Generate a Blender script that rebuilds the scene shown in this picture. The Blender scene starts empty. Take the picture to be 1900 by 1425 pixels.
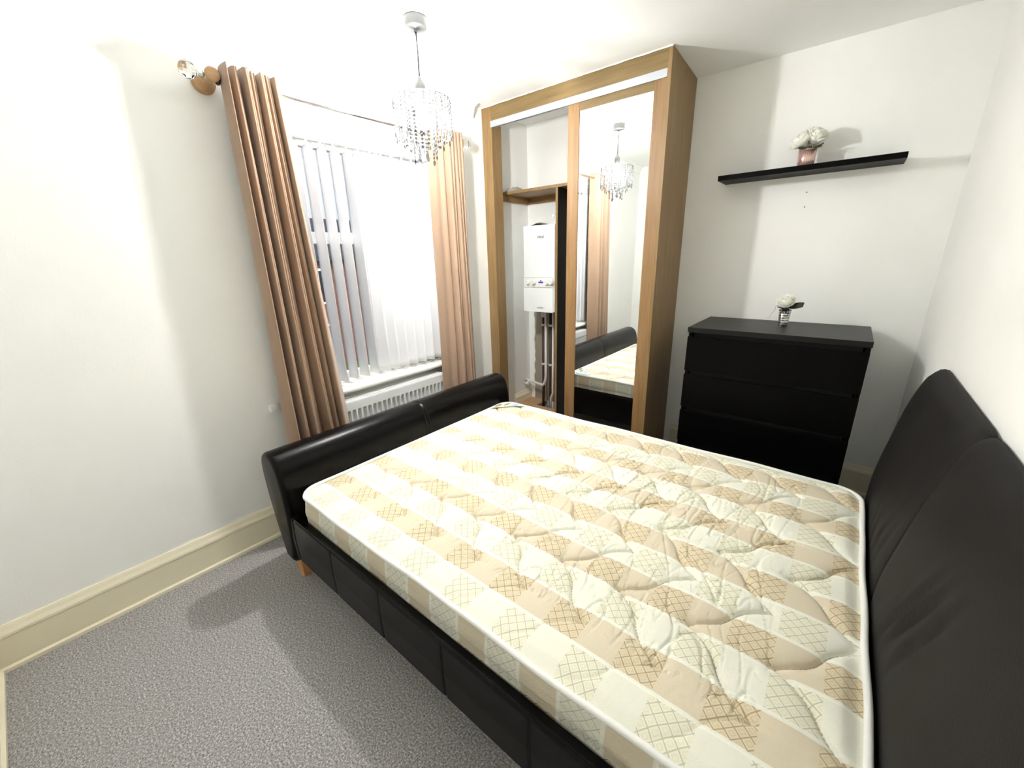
import bpy, bmesh, math, random
from mathutils import Vector, Matrix, noise

sc = bpy.context.scene
COL = sc.collection
PI = math.pi
R = math.radians
random.seed(7)

# ------------------------------------------------------------------ camera
cam_d = bpy.data.cameras.new('camera')
cam_d.sensor_fit = 'HORIZONTAL'
cam_d.sensor_width = 36.0
cam_d.lens = 747.7 / 1900 * 36.0
cam_d.clip_start = 0.01
cam = bpy.data.objects.new('camera', cam_d)
COL.objects.link(cam)
cam.rotation_mode = 'XYZ'
cam.location = (2.18256, -2.92748, 1.40648)
cam.rotation_euler = (R(72.49708), R(1.50303), R(38.94524))
sc.camera = cam

# ------------------------------------------------------------------ world, light, exposure
world = bpy.data.worlds.new('overcast_sky')
sc.world = world
world.use_nodes = True
wn = world.node_tree
wn.nodes.clear()
w_out = wn.nodes.new('ShaderNodeOutputWorld')
w_bg = wn.nodes.new('ShaderNodeBackground')
w_sky = wn.nodes.new('ShaderNodeTexSky')
w_sky.sky_type = 'NISHITA'
w_sky.sun_disc = False
w_sky.sun_elevation = R(40)
w_sky.sun_rotation = R(100)
w_sky.air_density = 1.0
w_sky.dust_density = 4.0
w_hs = wn.nodes.new('ShaderNodeHueSaturation')
w_hs.inputs['Saturation'].default_value = 0.35
wn.links.new(w_sky.outputs[0], w_hs.inputs['Color'])
wn.links.new(w_hs.outputs[0], w_bg.inputs[0])
wn.links.new(w_bg.outputs[0], w_out.inputs[0])
w_bg.inputs[1].default_value = 0.06

BULB_STRENGTH = 460.0
sc.view_settings.view_transform = 'Standard'
sc.view_settings.look = 'None'
sc.view_settings.exposure = 2.2
sc.view_settings.gamma = 1.0
sc.view_settings.use_curve_mapping = False
try:
    sc.cycles.transparent_max_bounces = 32
    sc.cycles.max_bounces = 10
    sc.cycles.diffuse_bounces = 6
    sc.cycles.use_denoising = True
except Exception:
    pass

# ------------------------------------------------------------------ dimensions
H = 2.394      # ceiling height
XW = 2.52      # wall behind the headboard
YN = -3.298     # wall on the camera side
WF = -0.526    # front plane of the wardrobe


# ------------------------------------------------------------------ node helper
class G:
    """small expression builder for one material's node tree"""
    def __init__(self, name):
        self.m = bpy.data.materials.new(name)
        self.m.use_nodes = True
        self.nt = self.m.node_tree
        self.b = self.nt.nodes['Principled BSDF']
        self.out = self.nt.nodes['Material Output']
        self._tc = None

    def new(self, t):
        return self.nt.nodes.new(t)

    def link(self, a, b):
        self.nt.links.new(a, b)

    def put(self, sock, v):
        if hasattr(v, 'is_linked'):
            self.link(v, sock)
        else:
            sock.default_value = v

    def tc(self):
        if not self._tc:
            self._tc = self.new('ShaderNodeTexCoord')
        return self._tc.outputs['Object']

    def xyz(self):
        s = self.new('ShaderNodeSeparateXYZ')
        self.link(self.tc(), s.inputs[0])
        return s.outputs[0], s.outputs[1], s.outputs[2]

    def scale(self, v):
        mp = self.new('ShaderNodeMapping')
        mp.inputs['Scale'].default_value = v
        self.link(self.tc(), mp.inputs[0])
        return mp.outputs[0]

    def op(self, o, a, b=0.0, c=None):
        n = self.new('ShaderNodeMath')
        n.operation = o
        self.put(n.inputs[0], a)
        self.put(n.inputs[1], b)
        if c is not None:
            self.put(n.inputs[2], c)
        return n.outputs[0]

    def add(self, a, b): return self.op('ADD', a, b)
    def sub(self, a, b): return self.op('SUBTRACT', a, b)
    def mul(self, a, b): return self.op('MULTIPLY', a, b)
    def lt(self, a, b): return self.op('LESS_THAN', a, b)
    def gt(self, a, b): return self.op('GREATER_THAN', a, b)
    def fr(self, a): return self.op('FRACT', a)
    def ab(self, a): return self.op('ABSOLUTE', a)

    def noise(self, vec=None, scale=5.0, detail=3.0, rough=0.5, dist=0.0):
        n = self.new('ShaderNodeTexNoise')
        n.inputs['Scale'].default_value = scale
        n.inputs['Detail'].default_value = detail
        n.inputs['Roughness'].default_value = rough
        n.inputs['Distortion'].default_value = dist
        self.link(vec if vec is not None else self.tc(), n.inputs['Vector'])
        return n.outputs['Fac']

    def voronoi(self, vec=None, scale=50.0, feature='F1'):
        n = self.new('ShaderNodeTexVoronoi')
        n.feature = feature
        n.inputs['Scale'].default_value = scale
        self.link(vec if vec is not None else self.tc(), n.inputs['Vector'])
        return n.outputs['Distance']

    def ramp(self, fac, stops):
        n = self.new('ShaderNodeValToRGB')
        e = n.color_ramp.elements
        while len(e) > 1:
            e.remove(e[0])
        e[0].position = stops[0][0]
        e[0].color = (*stops[0][1], 1)
        for p, c in stops[1:]:
            k = e.new(p)
            k.color = (*c, 1)
        self.link(fac, n.inputs[0])
        return n.outputs[0]

    def mix(self, fac, a, b):
        n = self.new('ShaderNodeMix')
        n.data_type = 'RGBA'
        self.put(n.inputs[0], fac)
        for i, v in ((6, a), (7, b)):
            if hasattr(v, 'is_linked'):
                self.link(v, n.inputs[i])
            else:
                n.inputs[i].default_value = (*v, 1)
        return n.outputs[2]

    def color(self, v):
        if hasattr(v, 'is_linked'):
            self.link(v, self.b.inputs['Base Color'])
        else:
            self.b.inputs['Base Color'].default_value = (*v, 1)
        return self

    def set(self, **k):
        for n, v in k.items():
            self.put(self.b.inputs[n.replace('_', ' ')], v)
        return self

    def bump(self, h, strength=0.3, dist=0.002):
        n = self.new('ShaderNodeBump')
        n.inputs['Strength'].default_value = strength
        n.inputs['Distance'].default_value = dist
        self.link(h, n.inputs['Height'])
        self.link(n.outputs[0], self.b.inputs['Normal'])
        return self


def simple(name, col, rough=0.5, metal=0.0, bump=None, **k):
    g = G(name)
    n = g.noise(scale=bump[0] if bump else 60.0, detail=3)
    lo = tuple(c * 0.96 for c in col)
    g.color(g.mix(n, lo, col))
    g.set(Roughness=rough, Metallic=metal, **k)
    if bump:
        g.bump(n, bump[1], bump[2] if len(bump) > 2 else 0.002)
    return g.m


# ------------------------------------------------------------------ materials
M = {}
g = G('white_wall_paint')
n1 = g.noise(scale=7, detail=4)
n2 = g.noise(scale=160, detail=2)
g.color(g.mix(n1, (0.885, 0.89, 0.865), (0.91, 0.915, 0.89))).set(Roughness=0.75)
g.bump(g.add(g.mul(n1, 0.8), g.mul(n2, 0.2)), 0.35, 0.006)
M['wall'] = g.m
g = G('ceiling_paint')
n1 = g.noise(scale=5, detail=4)
g.color(g.mix(n1, (0.88, 0.90, 0.885), (0.905, 0.925, 0.91))).set(Roughness=0.8).bump(n1, 0.3, 0.006)
M['ceiling'] = g.m
g = G('bare_plaster')
n1 = g.noise(scale=9, detail=5)
g.color(g.mix(n1, (0.30, 0.25, 0.20), (0.37, 0.32, 0.26))).set(Roughness=0.9).bump(n1, 0.3, 0.004)
M['plaster'] = g.m
M['skirting'] = simple('cream_gloss_paint', (0.84, 0.775, 0.59), 0.35, bump=(30, 0.15, 0.002))
M['gloss_white'] = simple('white_gloss_paint', (0.84, 0.83, 0.76), 0.3, bump=(25, 0.1, 0.002))
g = G('grey_twist_carpet')
sp = g.noise(scale=170, detail=3, rough=0.7)
sp2 = g.noise(scale=420, detail=1)
big = g.noise(scale=3.5, detail=3)
f = g.add(g.mul(sp, 0.7), g.mul(sp2, 0.3))
base = g.ramp(f, [(0.36, (0.09, 0.085, 0.082)), (0.46, (0.27, 0.262, 0.256)), (0.54, (0.42, 0.408, 0.40)), (0.63, (0.80, 0.78, 0.76))])
g.color(g.mix(g.mul(big, 0.2), base, (0.34, 0.33, 0.32))).set(Roughness=1.0).bump(f, 0.9, 0.006)
M['carpet'] = g.m


def oak(name, axis, a, b, c):
    g = G(name)
    s = [26.0, 26.0, 26.0]
    s[axis] = 1.6
    v = g.scale(tuple(s))
    n = g.noise(v, scale=1.6, detail=6, rough=0.62, dist=0.6)
    s2 = [150.0, 150.0, 150.0]
    s2[axis] = 5.0
    n2 = g.noise(g.scale(tuple(s2)), scale=1.2, detail=2)
    col = g.ramp(g.add(g.mul(n, 0.7), g.mul(n2, 0.3)), [(0.30, a), (0.5, b), (0.70, c)])
    g.color(col).set(Roughness=0.48).bump(n2, 0.12, 0.001)
    if 'dark' in name:
        g.b.inputs['Specular IOR Level'].default_value = 0.08
    return g.m


OA, OB, OC = (0.170, 0.096, 0.035), (0.255, 0.154, 0.060), (0.315, 0.205, 0.088)
M['oak_v'] = oak('oak_foil_upright', 2, OA, OB, OC)
M['oak_h'] = oak('oak_foil_lengthwise', 0, (0.140, 0.087, 0.029), (0.200, 0.131, 0.046), (0.245, 0.168, 0.067))  # oak toned darker than the uprights, strong lamp light offset in the colour
M['oak_y'] = oak('oak_foil_crosswise', 1, OA, OB, OC)
M['oak_door'] = oak('warm_oak_foil', 2, (0.195, 0.105, 0.038), (0.268, 0.150, 0.058), (0.325, 0.192, 0.083))
M['batten'] = oak('brown_stained_timber', 0, (0.20, 0.105, 0.04), (0.28, 0.155, 0.065), (0.34, 0.20, 0.09))
M['leg_wood'] = oak('orange_pine', 2, (0.42, 0.19, 0.07), (0.55, 0.27, 0.11), (0.62, 0.34, 0.15))
M['base_board'] = oak('brown_board', 0, (0.33, 0.19, 0.10), (0.42, 0.26, 0.14), (0.48, 0.31, 0.18))
M['dark_face'] = oak('dark_brown_face', 2, (0.016, 0.011, 0.008), (0.024, 0.017, 0.012), (0.03, 0.022, 0.016))
M['bracket_wood'] = oak('turned_tan_wood', 1, (0.38, 0.22, 0.10), (0.48, 0.29, 0.14), (0.56, 0.36, 0.19))


def blackwood(name, axis, spec=0.07):
    g = G(name)
    s = [30.0, 30.0, 30.0]
    s[axis] = 1.5
    n = g.noise(g.scale(tuple(s)), scale=2.0, detail=5, rough=0.65)
    g.color(g.mix(n, (0.0012, 0.0011, 0.0011), (0.003, 0.0027, 0.0027)))
    g.set(Roughness=g.add(g.mul(n, 0.2), 0.32)).bump(n, 0.12, 0.001)
    g.b.inputs['Specular IOR Level'].default_value = spec
    return g.m


M['black_wood'] = blackwood('black_brown_veneer', 0)
M['black_top'] = blackwood('black_brown_top_veneer', 0, 0.32)
M['black_wood_v'] = blackwood('black_brown_veneer_upright', 2)
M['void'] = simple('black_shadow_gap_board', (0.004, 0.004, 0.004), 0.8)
g = G('black_brown_leather')
v1 = g.voronoi(scale=330)
n1 = g.noise(scale=14, detail=4)
g.color(g.mix(n1, (0.0022, 0.0019, 0.0019), (0.0045, 0.0038, 0.0037))).set(Roughness=g.add(g.mul(n1, 0.10), 0.19))
g.b.inputs['Specular IOR Level'].default_value = 0.17
g.bump(g.add(g.mul(v1, 0.5), g.mul(n1, 0.5)), 0.22, 0.0016)
M['leather'] = g.m
M['leather_rail'] = M['leather'].copy()
M['leather_rail'].name = 'black_rail_leather'
_b = M['leather_rail'].node_tree.nodes['Principled BSDF']
_b.inputs['Specular IOR Level'].default_value = 0.14
g = G('matt_brown_leather')
v1 = g.voronoi(scale=260)
n1 = g.noise(scale=9, detail=5)
g.color(g.mix(n1, (0.0135, 0.0122, 0.0116), (0.0185, 0.0168, 0.0158))).set(Roughness=0.6)
g.b.inputs['Specular IOR Level'].default_value = 0.11
g.bump(g.add(g.mul(v1, 0.5), g.mul(n1, 0.5)), 0.25, 0.0016)
M['leather_matt'] = g.m
M['thread'] = simple('dark_seam_thread', (0.012, 0.010, 0.010), 0.7)
g = G('brown_velvet')
n1 = g.noise(g.scale((8, 8, 2.2)), scale=3, detail=5, rough=0.6)
n2 = g.noise(scale=300, detail=1)
g.color(g.mix(n1, (0.30, 0.198, 0.132), (0.375, 0.252, 0.17))).set(Roughness=0.85)
g.b.inputs['Sheen Weight'].default_value = 0.35
g.b.inputs['Sheen Roughness'].default_value = 0.4
g.bump(g.add(n1, g.mul(n2, 0.3)), 0.25, 0.003)
M['curtain'] = g.m
M['chrome'] = simple('chrome', (0.75, 0.75, 0.76), 0.14, 1.0)
M['dark_metal'] = simple('dark_bronze_ring', (0.05, 0.04, 0.035), 0.35, 0.9)
M['alu'] = simple('satin_aluminium', (0.50, 0.52, 0.56), 0.42, 0.55)
M['mirror'] = simple('mirror_silver', (0.93, 0.95, 0.94), 0.0, 1.0)
g = G('mirror_glass_silvering')
g.color((0.93, 0.95, 0.94)).set(Metallic=1.0, Roughness=0.0)
M['mirror'] = g.m
M['white_plastic'] = simple('white_plastic', (0.82, 0.82, 0.80), 0.35)
M['rose_plastic'] = simple('grey_plastic', (0.115, 0.118, 0.113), 0.4)  # one even grey, toned down to hold against the lamp's glare
M['cord_grey'] = simple('grey_flex', (0.035, 0.035, 0.035), 0.5)
M['link_wire'] = simple('dark_link_wire', (0.012, 0.012, 0.013), 0.5)
M['upvc'] = simple('white_window_plastic', (0.82, 0.83, 0.84), 0.3)
M['enamel'] = simple('white_enamel', (0.80, 0.83, 0.84), 0.3)
M['radiator'] = simple('white_radiator_enamel', (0.80, 0.81, 0.80), 0.35)
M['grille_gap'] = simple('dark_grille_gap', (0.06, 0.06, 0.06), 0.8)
M['copper'] = simple('tarnished_copper', (0.035, 0.018, 0.011), 0.5, 0.2)
M['pale_pipe'] = simple('pale_painted_pipe', (0.70, 0.66, 0.62), 0.45)
M['ink'] = simple('dark_ink', (0.03, 0.03, 0.035), 0.6)
M['grey_line'] = simple('grey_print', (0.30, 0.31, 0.32), 0.6)
M['display_blue'] = simple('blue_display', (0.05, 0.05, 0.45), 0.3)
M['grey_cloth'] = simple('crumpled_grey_cloth', (0.33, 0.30, 0.27), 0.9, bump=(60, 0.5, 0.004))
M['dark_cloth'] = simple('dark_grey_sheet', (0.14, 0.14, 0.14), 0.8)
M['piping'] = simple('white_piping_tape', (0.86, 0.86, 0.82), 0.7, bump=(400, 0.4, 0.001))

# vertical blind fabric: lets daylight through
g = G('white_blind_fabric')
n1 = g.noise(g.scale((200, 200, 40)), scale=1.0, detail=2)
dif = g.new('ShaderNodeBsdfDiffuse')
tra = g.new('ShaderNodeBsdfTranslucent')
dif.inputs[0].default_value = (0.90, 0.90, 0.90, 1)
tra.inputs[0].default_value = (0.86, 0.86, 0.92, 1)
ms = g.new('ShaderNodeMixShader')
ms.inputs[0].default_value = 0.22
g.link(dif.outputs[0], ms.inputs[1])
g.link(tra.outputs[0], ms.inputs[2])
g.link(ms.outputs[0], g.out.inputs[0])
M['blind'] = g.m


def clear(name, tint, t, gloss_rough=0.02, body=None, bodyw=0.0):
    """thin clear glass or acrylic: mostly see-through, a little reflection, optional milky body"""
    g = G(name)
    tr = g.new('ShaderNodeBsdfTransparent')
    tr.inputs[0].default_value = (*tint, 1)
    gl = g.new('ShaderNodeBsdfGlossy')
    gl.inputs['Roughness'].default_value = gloss_rough
    m1 = g.new('ShaderNodeMixShader')
    m1.inputs[0].default_value = 1 - t
    g.link(tr.outputs[0], m1.inputs[1])
    g.link(gl.outputs[0], m1.inputs[2])
    last = m1.outputs[0]
    if body:
        tl = g.new('ShaderNodeBsdfTranslucent')
        tl.inputs[0].default_value = (*body, 1)
        m2 = g.new('ShaderNodeMixShader')
        m2.inputs[0].default_value = bodyw
        g.link(last, m2.inputs[1])
        g.link(tl.outputs[0], m2.inputs[2])
        last = m2.outputs[0]
    g.link(last, g.out.inputs[0])
    return g.m


M['pane'] = clear('window_glass', (0.97, 0.98, 0.98), 0.985)
M['crystal'] = clear('clear_acrylic_crystal', (1, 1, 1), 0.95, 0.05, (0.95, 0.95, 0.95), 0.012)
nt_ = M['crystal'].node_tree
lw = nt_.nodes.new('ShaderNodeLayerWeight')
lw.inputs[0].default_value = 0.45
cr_ = nt_.nodes.new('ShaderNodeValToRGB')
cr_.color_ramp.elements[0].position = 0.15
cr_.color_ramp.elements[0].color = (0.50, 0.505, 0.51, 1)
cr_.color_ramp.elements[1].position = 0.62
cr_.color_ramp.elements[1].color = (0.07, 0.071, 0.073, 1)
nt_.links.new(lw.outputs['Facing'], cr_.inputs[0])
nt_.links.new(cr_.outputs[0], [n for n in nt_.nodes if n.type == 'BSDF_TRANSPARENT'][0].inputs[0])
g = G('faceted_crystal')
g.color((0.93, 0.93, 0.92)).set(Roughness=0.02, IOR=1.5)
g.b.inputs['Transmission Weight'].default_value = 1.0
M['finial'] = g.m
g = G('lit_bulb')
em = g.new('ShaderNodeEmission')
em.inputs[0].default_value = (1.0, 0.985, 0.965, 1)
em.inputs[1].default_value = BULB_STRENGTH
g.link(em.outputs[0], g.out.inputs[0])
M['bulb'] = g.m

g = G('ivory_petals')
n1 = g.noise(scale=60, detail=3)
g.color(g.mix(n1, (0.86, 0.86, 0.77), (0.93, 0.93, 0.87))).set(Roughness=0.7)
g.b.inputs['Subsurface Weight'].default_value = 0.25
g.b.inputs['Subsurface Radius'].default_value = (0.01, 0.01, 0.008)
M['petal'] = g.m
M['leaf'] = simple('dark_green_leaf', (0.022, 0.030, 0.014), 0.6, bump=(80, 0.3, 0.002))
M['sepal'] = simple('olive_sepal', (0.09, 0.085, 0.03), 0.7)
M['string'] = simple('grey_string', (0.20, 0.20, 0.19), 0.8)
g = G('pink_mirror_mosaic')
X, Y, Z = g.xyz()
ang = g.op('ARCTAN2', Y, X)
cell = g.fr(g.mul(ang, 26 / (2 * PI)))
line = g.lt(cell, 0.10)
wob = g.noise(g.scale((90, 90, 8)), scale=1.0, detail=1)
g.color(g.mix(line, g.mix(wob, (0.62, 0.33, 0.29), (0.86, 0.66, 0.60)), (0.30, 0.13, 0.11)))
g.set(Roughness=0.18, Metallic=0.55)
M['pink_glass'] = g.m
g = G('silvered_glass_bands')
X, Y, Z = g.xyz()
ang = g.op('ARCTAN2', Y, X)
row = g.fr(g.mul(Z, 1 / 0.0135))
nz = g.noise(g.scale((260, 260, 110)), scale=1.0, detail=2, rough=0.7)
dark = g.mul(g.gt(row, 0.42), g.gt(nz, 0.47))
dark = g.op('MAXIMUM', dark, g.gt(row, 0.86))
g.color(g.mix(dark, (0.72, 0.71, 0.68), (0.045, 0.043, 0.042))).set(Roughness=0.15, Metallic=0.8)
M['silver_glass'] = g.m

# ------------------------------------------------------------------ mattress ticking
CREAM, BEIGE, RIB = (0.80, 0.80, 0.685), (0.70, 0.622, 0.468), (0.87, 0.87, 0.78)


def diamonds(g, a, b, cell=0.031, w=0.055):
    """thin crossing lines; a, b are surface coordinates in metres"""
    p = g.mul(g.add(a, b), 1 / cell)
    q = g.mul(g.sub(a, b), 1 / cell)
    l1 = g.lt(g.ab(g.sub(g.fr(p), 0.5)), w)
    l2 = g.lt(g.ab(g.sub(g.fr(q), 0.5)), w)
    # little square scroll in every diamond
    ca = g.ab(g.sub(g.fr(g.add(p, 0.5)), 0.5))
    cb = g.ab(g.sub(g.fr(g.add(q, 0.5)), 0.5))
    ring = g.op('MAXIMUM', ca, cb)
    sq = g.mul(g.lt(ring, 0.24), g.gt(ring, 0.19))
    return g.op('MAXIMUM', g.op('MAXIMUM', l1, l2), g.mul(sq, 0.45))


g = G('mattress_ticking_top')
X, Y, Z = g.xyz()
wv = g.noise(scale=9, detail=2)
Yw = g.add(Y, g.mul(g.sub(wv, 0.5), 0.006))
bandp = g.mul(g.add(Yw, 1.228 + 0.2245 * 20), 1 / 0.2245)      # whole number at the upper edge of a beige band
fb = g.fr(bandp)
beige = g.gt(fb, 1 - 0.112 / 0.2245)
edge = g.op('MINIMUM', g.ab(g.sub(fb, 1 - 0.112 / 0.2245)), g.op('MINIMUM', fb, g.sub(1.0, fb)))
rib = g.lt(edge, 0.024)
shift = g.mul(beige, 0.1)
pp = g.fr(g.mul(g.add(g.add(X, -2.195), g.add(shift, 4.0)), 1 / 0.2))
patch = g.lt(pp, 0.5)
dl = g.mul(diamonds(g, X, Yw), patch)
tint = g.mix(patch, (1, 1, 1), (1.0, 0.985, 0.915))
fine = g.noise(scale=420, detail=2, rough=0.6)
bc = g.mix(fine, tuple(c * 0.90 for c in BEIGE), tuple(min(1, c * 1.07) for c in BEIGE))
cc = g.mix(fine, tuple(c * 0.93 for c in CREAM), tuple(min(1, c * 1.05) for c in CREAM))
col = g.mix(beige, cc, bc)
mm = g.new('ShaderNodeMix'); mm.data_type = 'RGBA'; mm.blend_type = 'MULTIPLY'
mm.inputs[0].default_value = 1.0
g.link(col, mm.inputs[6]); g.link(tint, mm.inputs[7])
col = mm.outputs[2]
lcol = g.mix(beige, (0.50, 0.475, 0.37), (0.36, 0.265, 0.145))
col = g.mix(g.mul(dl, 0.85), col, lcol)
col = g.mix(g.mul(rib, 0.8), col, RIB)
# tan quilting thread along the stitched scale lines
t1 = g.mul(g.add(Y, 1.648), 1 / 0.3455)
ty = g.mul(g.ab(g.sub(t1, g.op('ROUND', t1))), 2.0)
gx = g.mul(g.add(ty, g.mul(g.op('SINE', g.mul(ty, 2 * PI)), 0.085)), 0.178)
uu = g.mul(g.sub(g.sub(X, 2.003), gx), 1 / 0.198)
dd = g.mul(g.ab(g.sub(uu, g.op('ROUND', uu))), 0.198)
dash = g.gt(g.fr(g.mul(Y, 1 / 0.0085)), 0.3)
thr = g.mul(g.mul(g.lt(dd, 0.0021), dash), g.gt(Y, -2.166))
col = g.mix(g.mul(thr, 0.6), col, (0.33, 0.26, 0.16))
g.color(col).set(Roughness=0.85)
g.bump(g.add(fine, g.mul(g.noise(g.scale((60, 14, 14)), scale=1.0, detail=2), 1.4)), 0.35, 0.003)
M['tick_top'] = g.m

g = G('mattress_ticking_side_shaded')
X, Y, Z = g.xyz()
nm = g.new('ShaderNodeNewGeometry')
sn = g.new('ShaderNodeSeparateXYZ')
g.link(nm.outputs['True Normal'], sn.inputs[0])
ends = g.gt(g.ab(sn.outputs[0]), g.ab(sn.outputs[1]))
along = g.add(g.mul(X, g.sub(1.0, ends)), g.mul(Y, ends))
wv = g.noise(scale=6, detail=2)
along = g.add(along, g.mul(g.sub(wv, 0.5), 0.02))
fb = g.fr(g.mul(g.add(along, 5.0 - 0.796 + 0.2275), 1 / 0.2275 ))
fb = g.fr(g.mul(g.sub(along, 0.796 - 0.2275 * 20), 1 / 0.2275))
beige = g.lt(fb, 0.5)
edge = g.op('MINIMUM', g.ab(g.sub(fb, 0.5)), g.op('MINIMUM', fb, g.sub(1.0, fb)))
rib = g.lt(edge, 0.024)
low = g.lt(Z, 0.355)
patch = g.ab(g.sub(beige, g.sub(1.0, low)))
dl = g.mul(diamonds(g, along, Z), patch)
fine = g.noise(scale=420, detail=2, rough=0.6)
bc = g.mix(fine, tuple(c * 0.82 for c in BEIGE), tuple(c * 0.96 for c in BEIGE))  # side tones lowered from the top's, shade put into the cloth colour
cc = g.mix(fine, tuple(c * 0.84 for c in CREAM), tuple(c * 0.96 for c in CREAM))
col = g.mix(beige, cc, bc)
col = g.mix(g.mul(dl, 0.8), col, g.mix(beige, (0.44, 0.41, 0.32), (0.22, 0.155, 0.08)))
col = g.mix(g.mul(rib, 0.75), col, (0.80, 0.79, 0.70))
g.color(col).set(Roughness=0.85)
g.bump(g.add(fine, g.mul(g.noise(g.scale((8, 8, 45)), scale=1.0, detail=3), 2.0)), 0.45, 0.005)
M['tick_side_shaded'] = g.m
M['label_cyan'] = simple('pale_blue_label', (0.66, 0.80, 0.80), 0.6)
M['label_gold'] = simple('gold_print', (0.38, 0.27, 0.09), 0.5)
M['label_navy'] = simple('navy_print', (0.05, 0.09, 0.20), 0.5)

# outdoors
g = G('red_brick_wall')
X, Y, Z = g.xyz()
cv = g.new('ShaderNodeCombineXYZ')
g.link(Y, cv.inputs[0])
g.link(Z, cv.inputs[1])
bt = g.new('ShaderNodeTexBrick')
bt.inputs['Color1'].default_value = (0.16, 0.065, 0.05, 1)
bt.inputs['Color2'].default_value = (0.21, 0.10, 0.08, 1)
bt.inputs['Mortar'].default_value = (0.20, 0.17, 0.15, 1)
bt.inputs['Scale'].default_value = 4.5
bt.inputs['Mortar Size'].default_value = 0.012
g.link(cv.outputs[0], bt.inputs['Vector'])
g.color(bt.outputs[0]).set(Roughness=0.9)
M['brick'] = g.m
M['slate'] = simple('dark_roof_slate', (0.05, 0.05, 0.06), 0.7, bump=(9, 0.5, 0.02))
M['asphalt'] = simple('grey_asphalt', (0.09, 0.09, 0.09), 0.9, bump=(60, 0.4, 0.01))
M['hedge'] = simple('hedge_green', (0.10, 0.15, 0.03), 0.9, bump=(18, 0.8, 0.05))
M['dark_window'] = simple('dark_window_glass', (0.03, 0.035, 0.04), 0.1)
M['iron'] = simple('black_iron', (0.01, 0.01, 0.012), 0.5)
M['door_paint'] = simple('dark_blue_door_paint', (0.03, 0.05, 0.10), 0.4)


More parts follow.
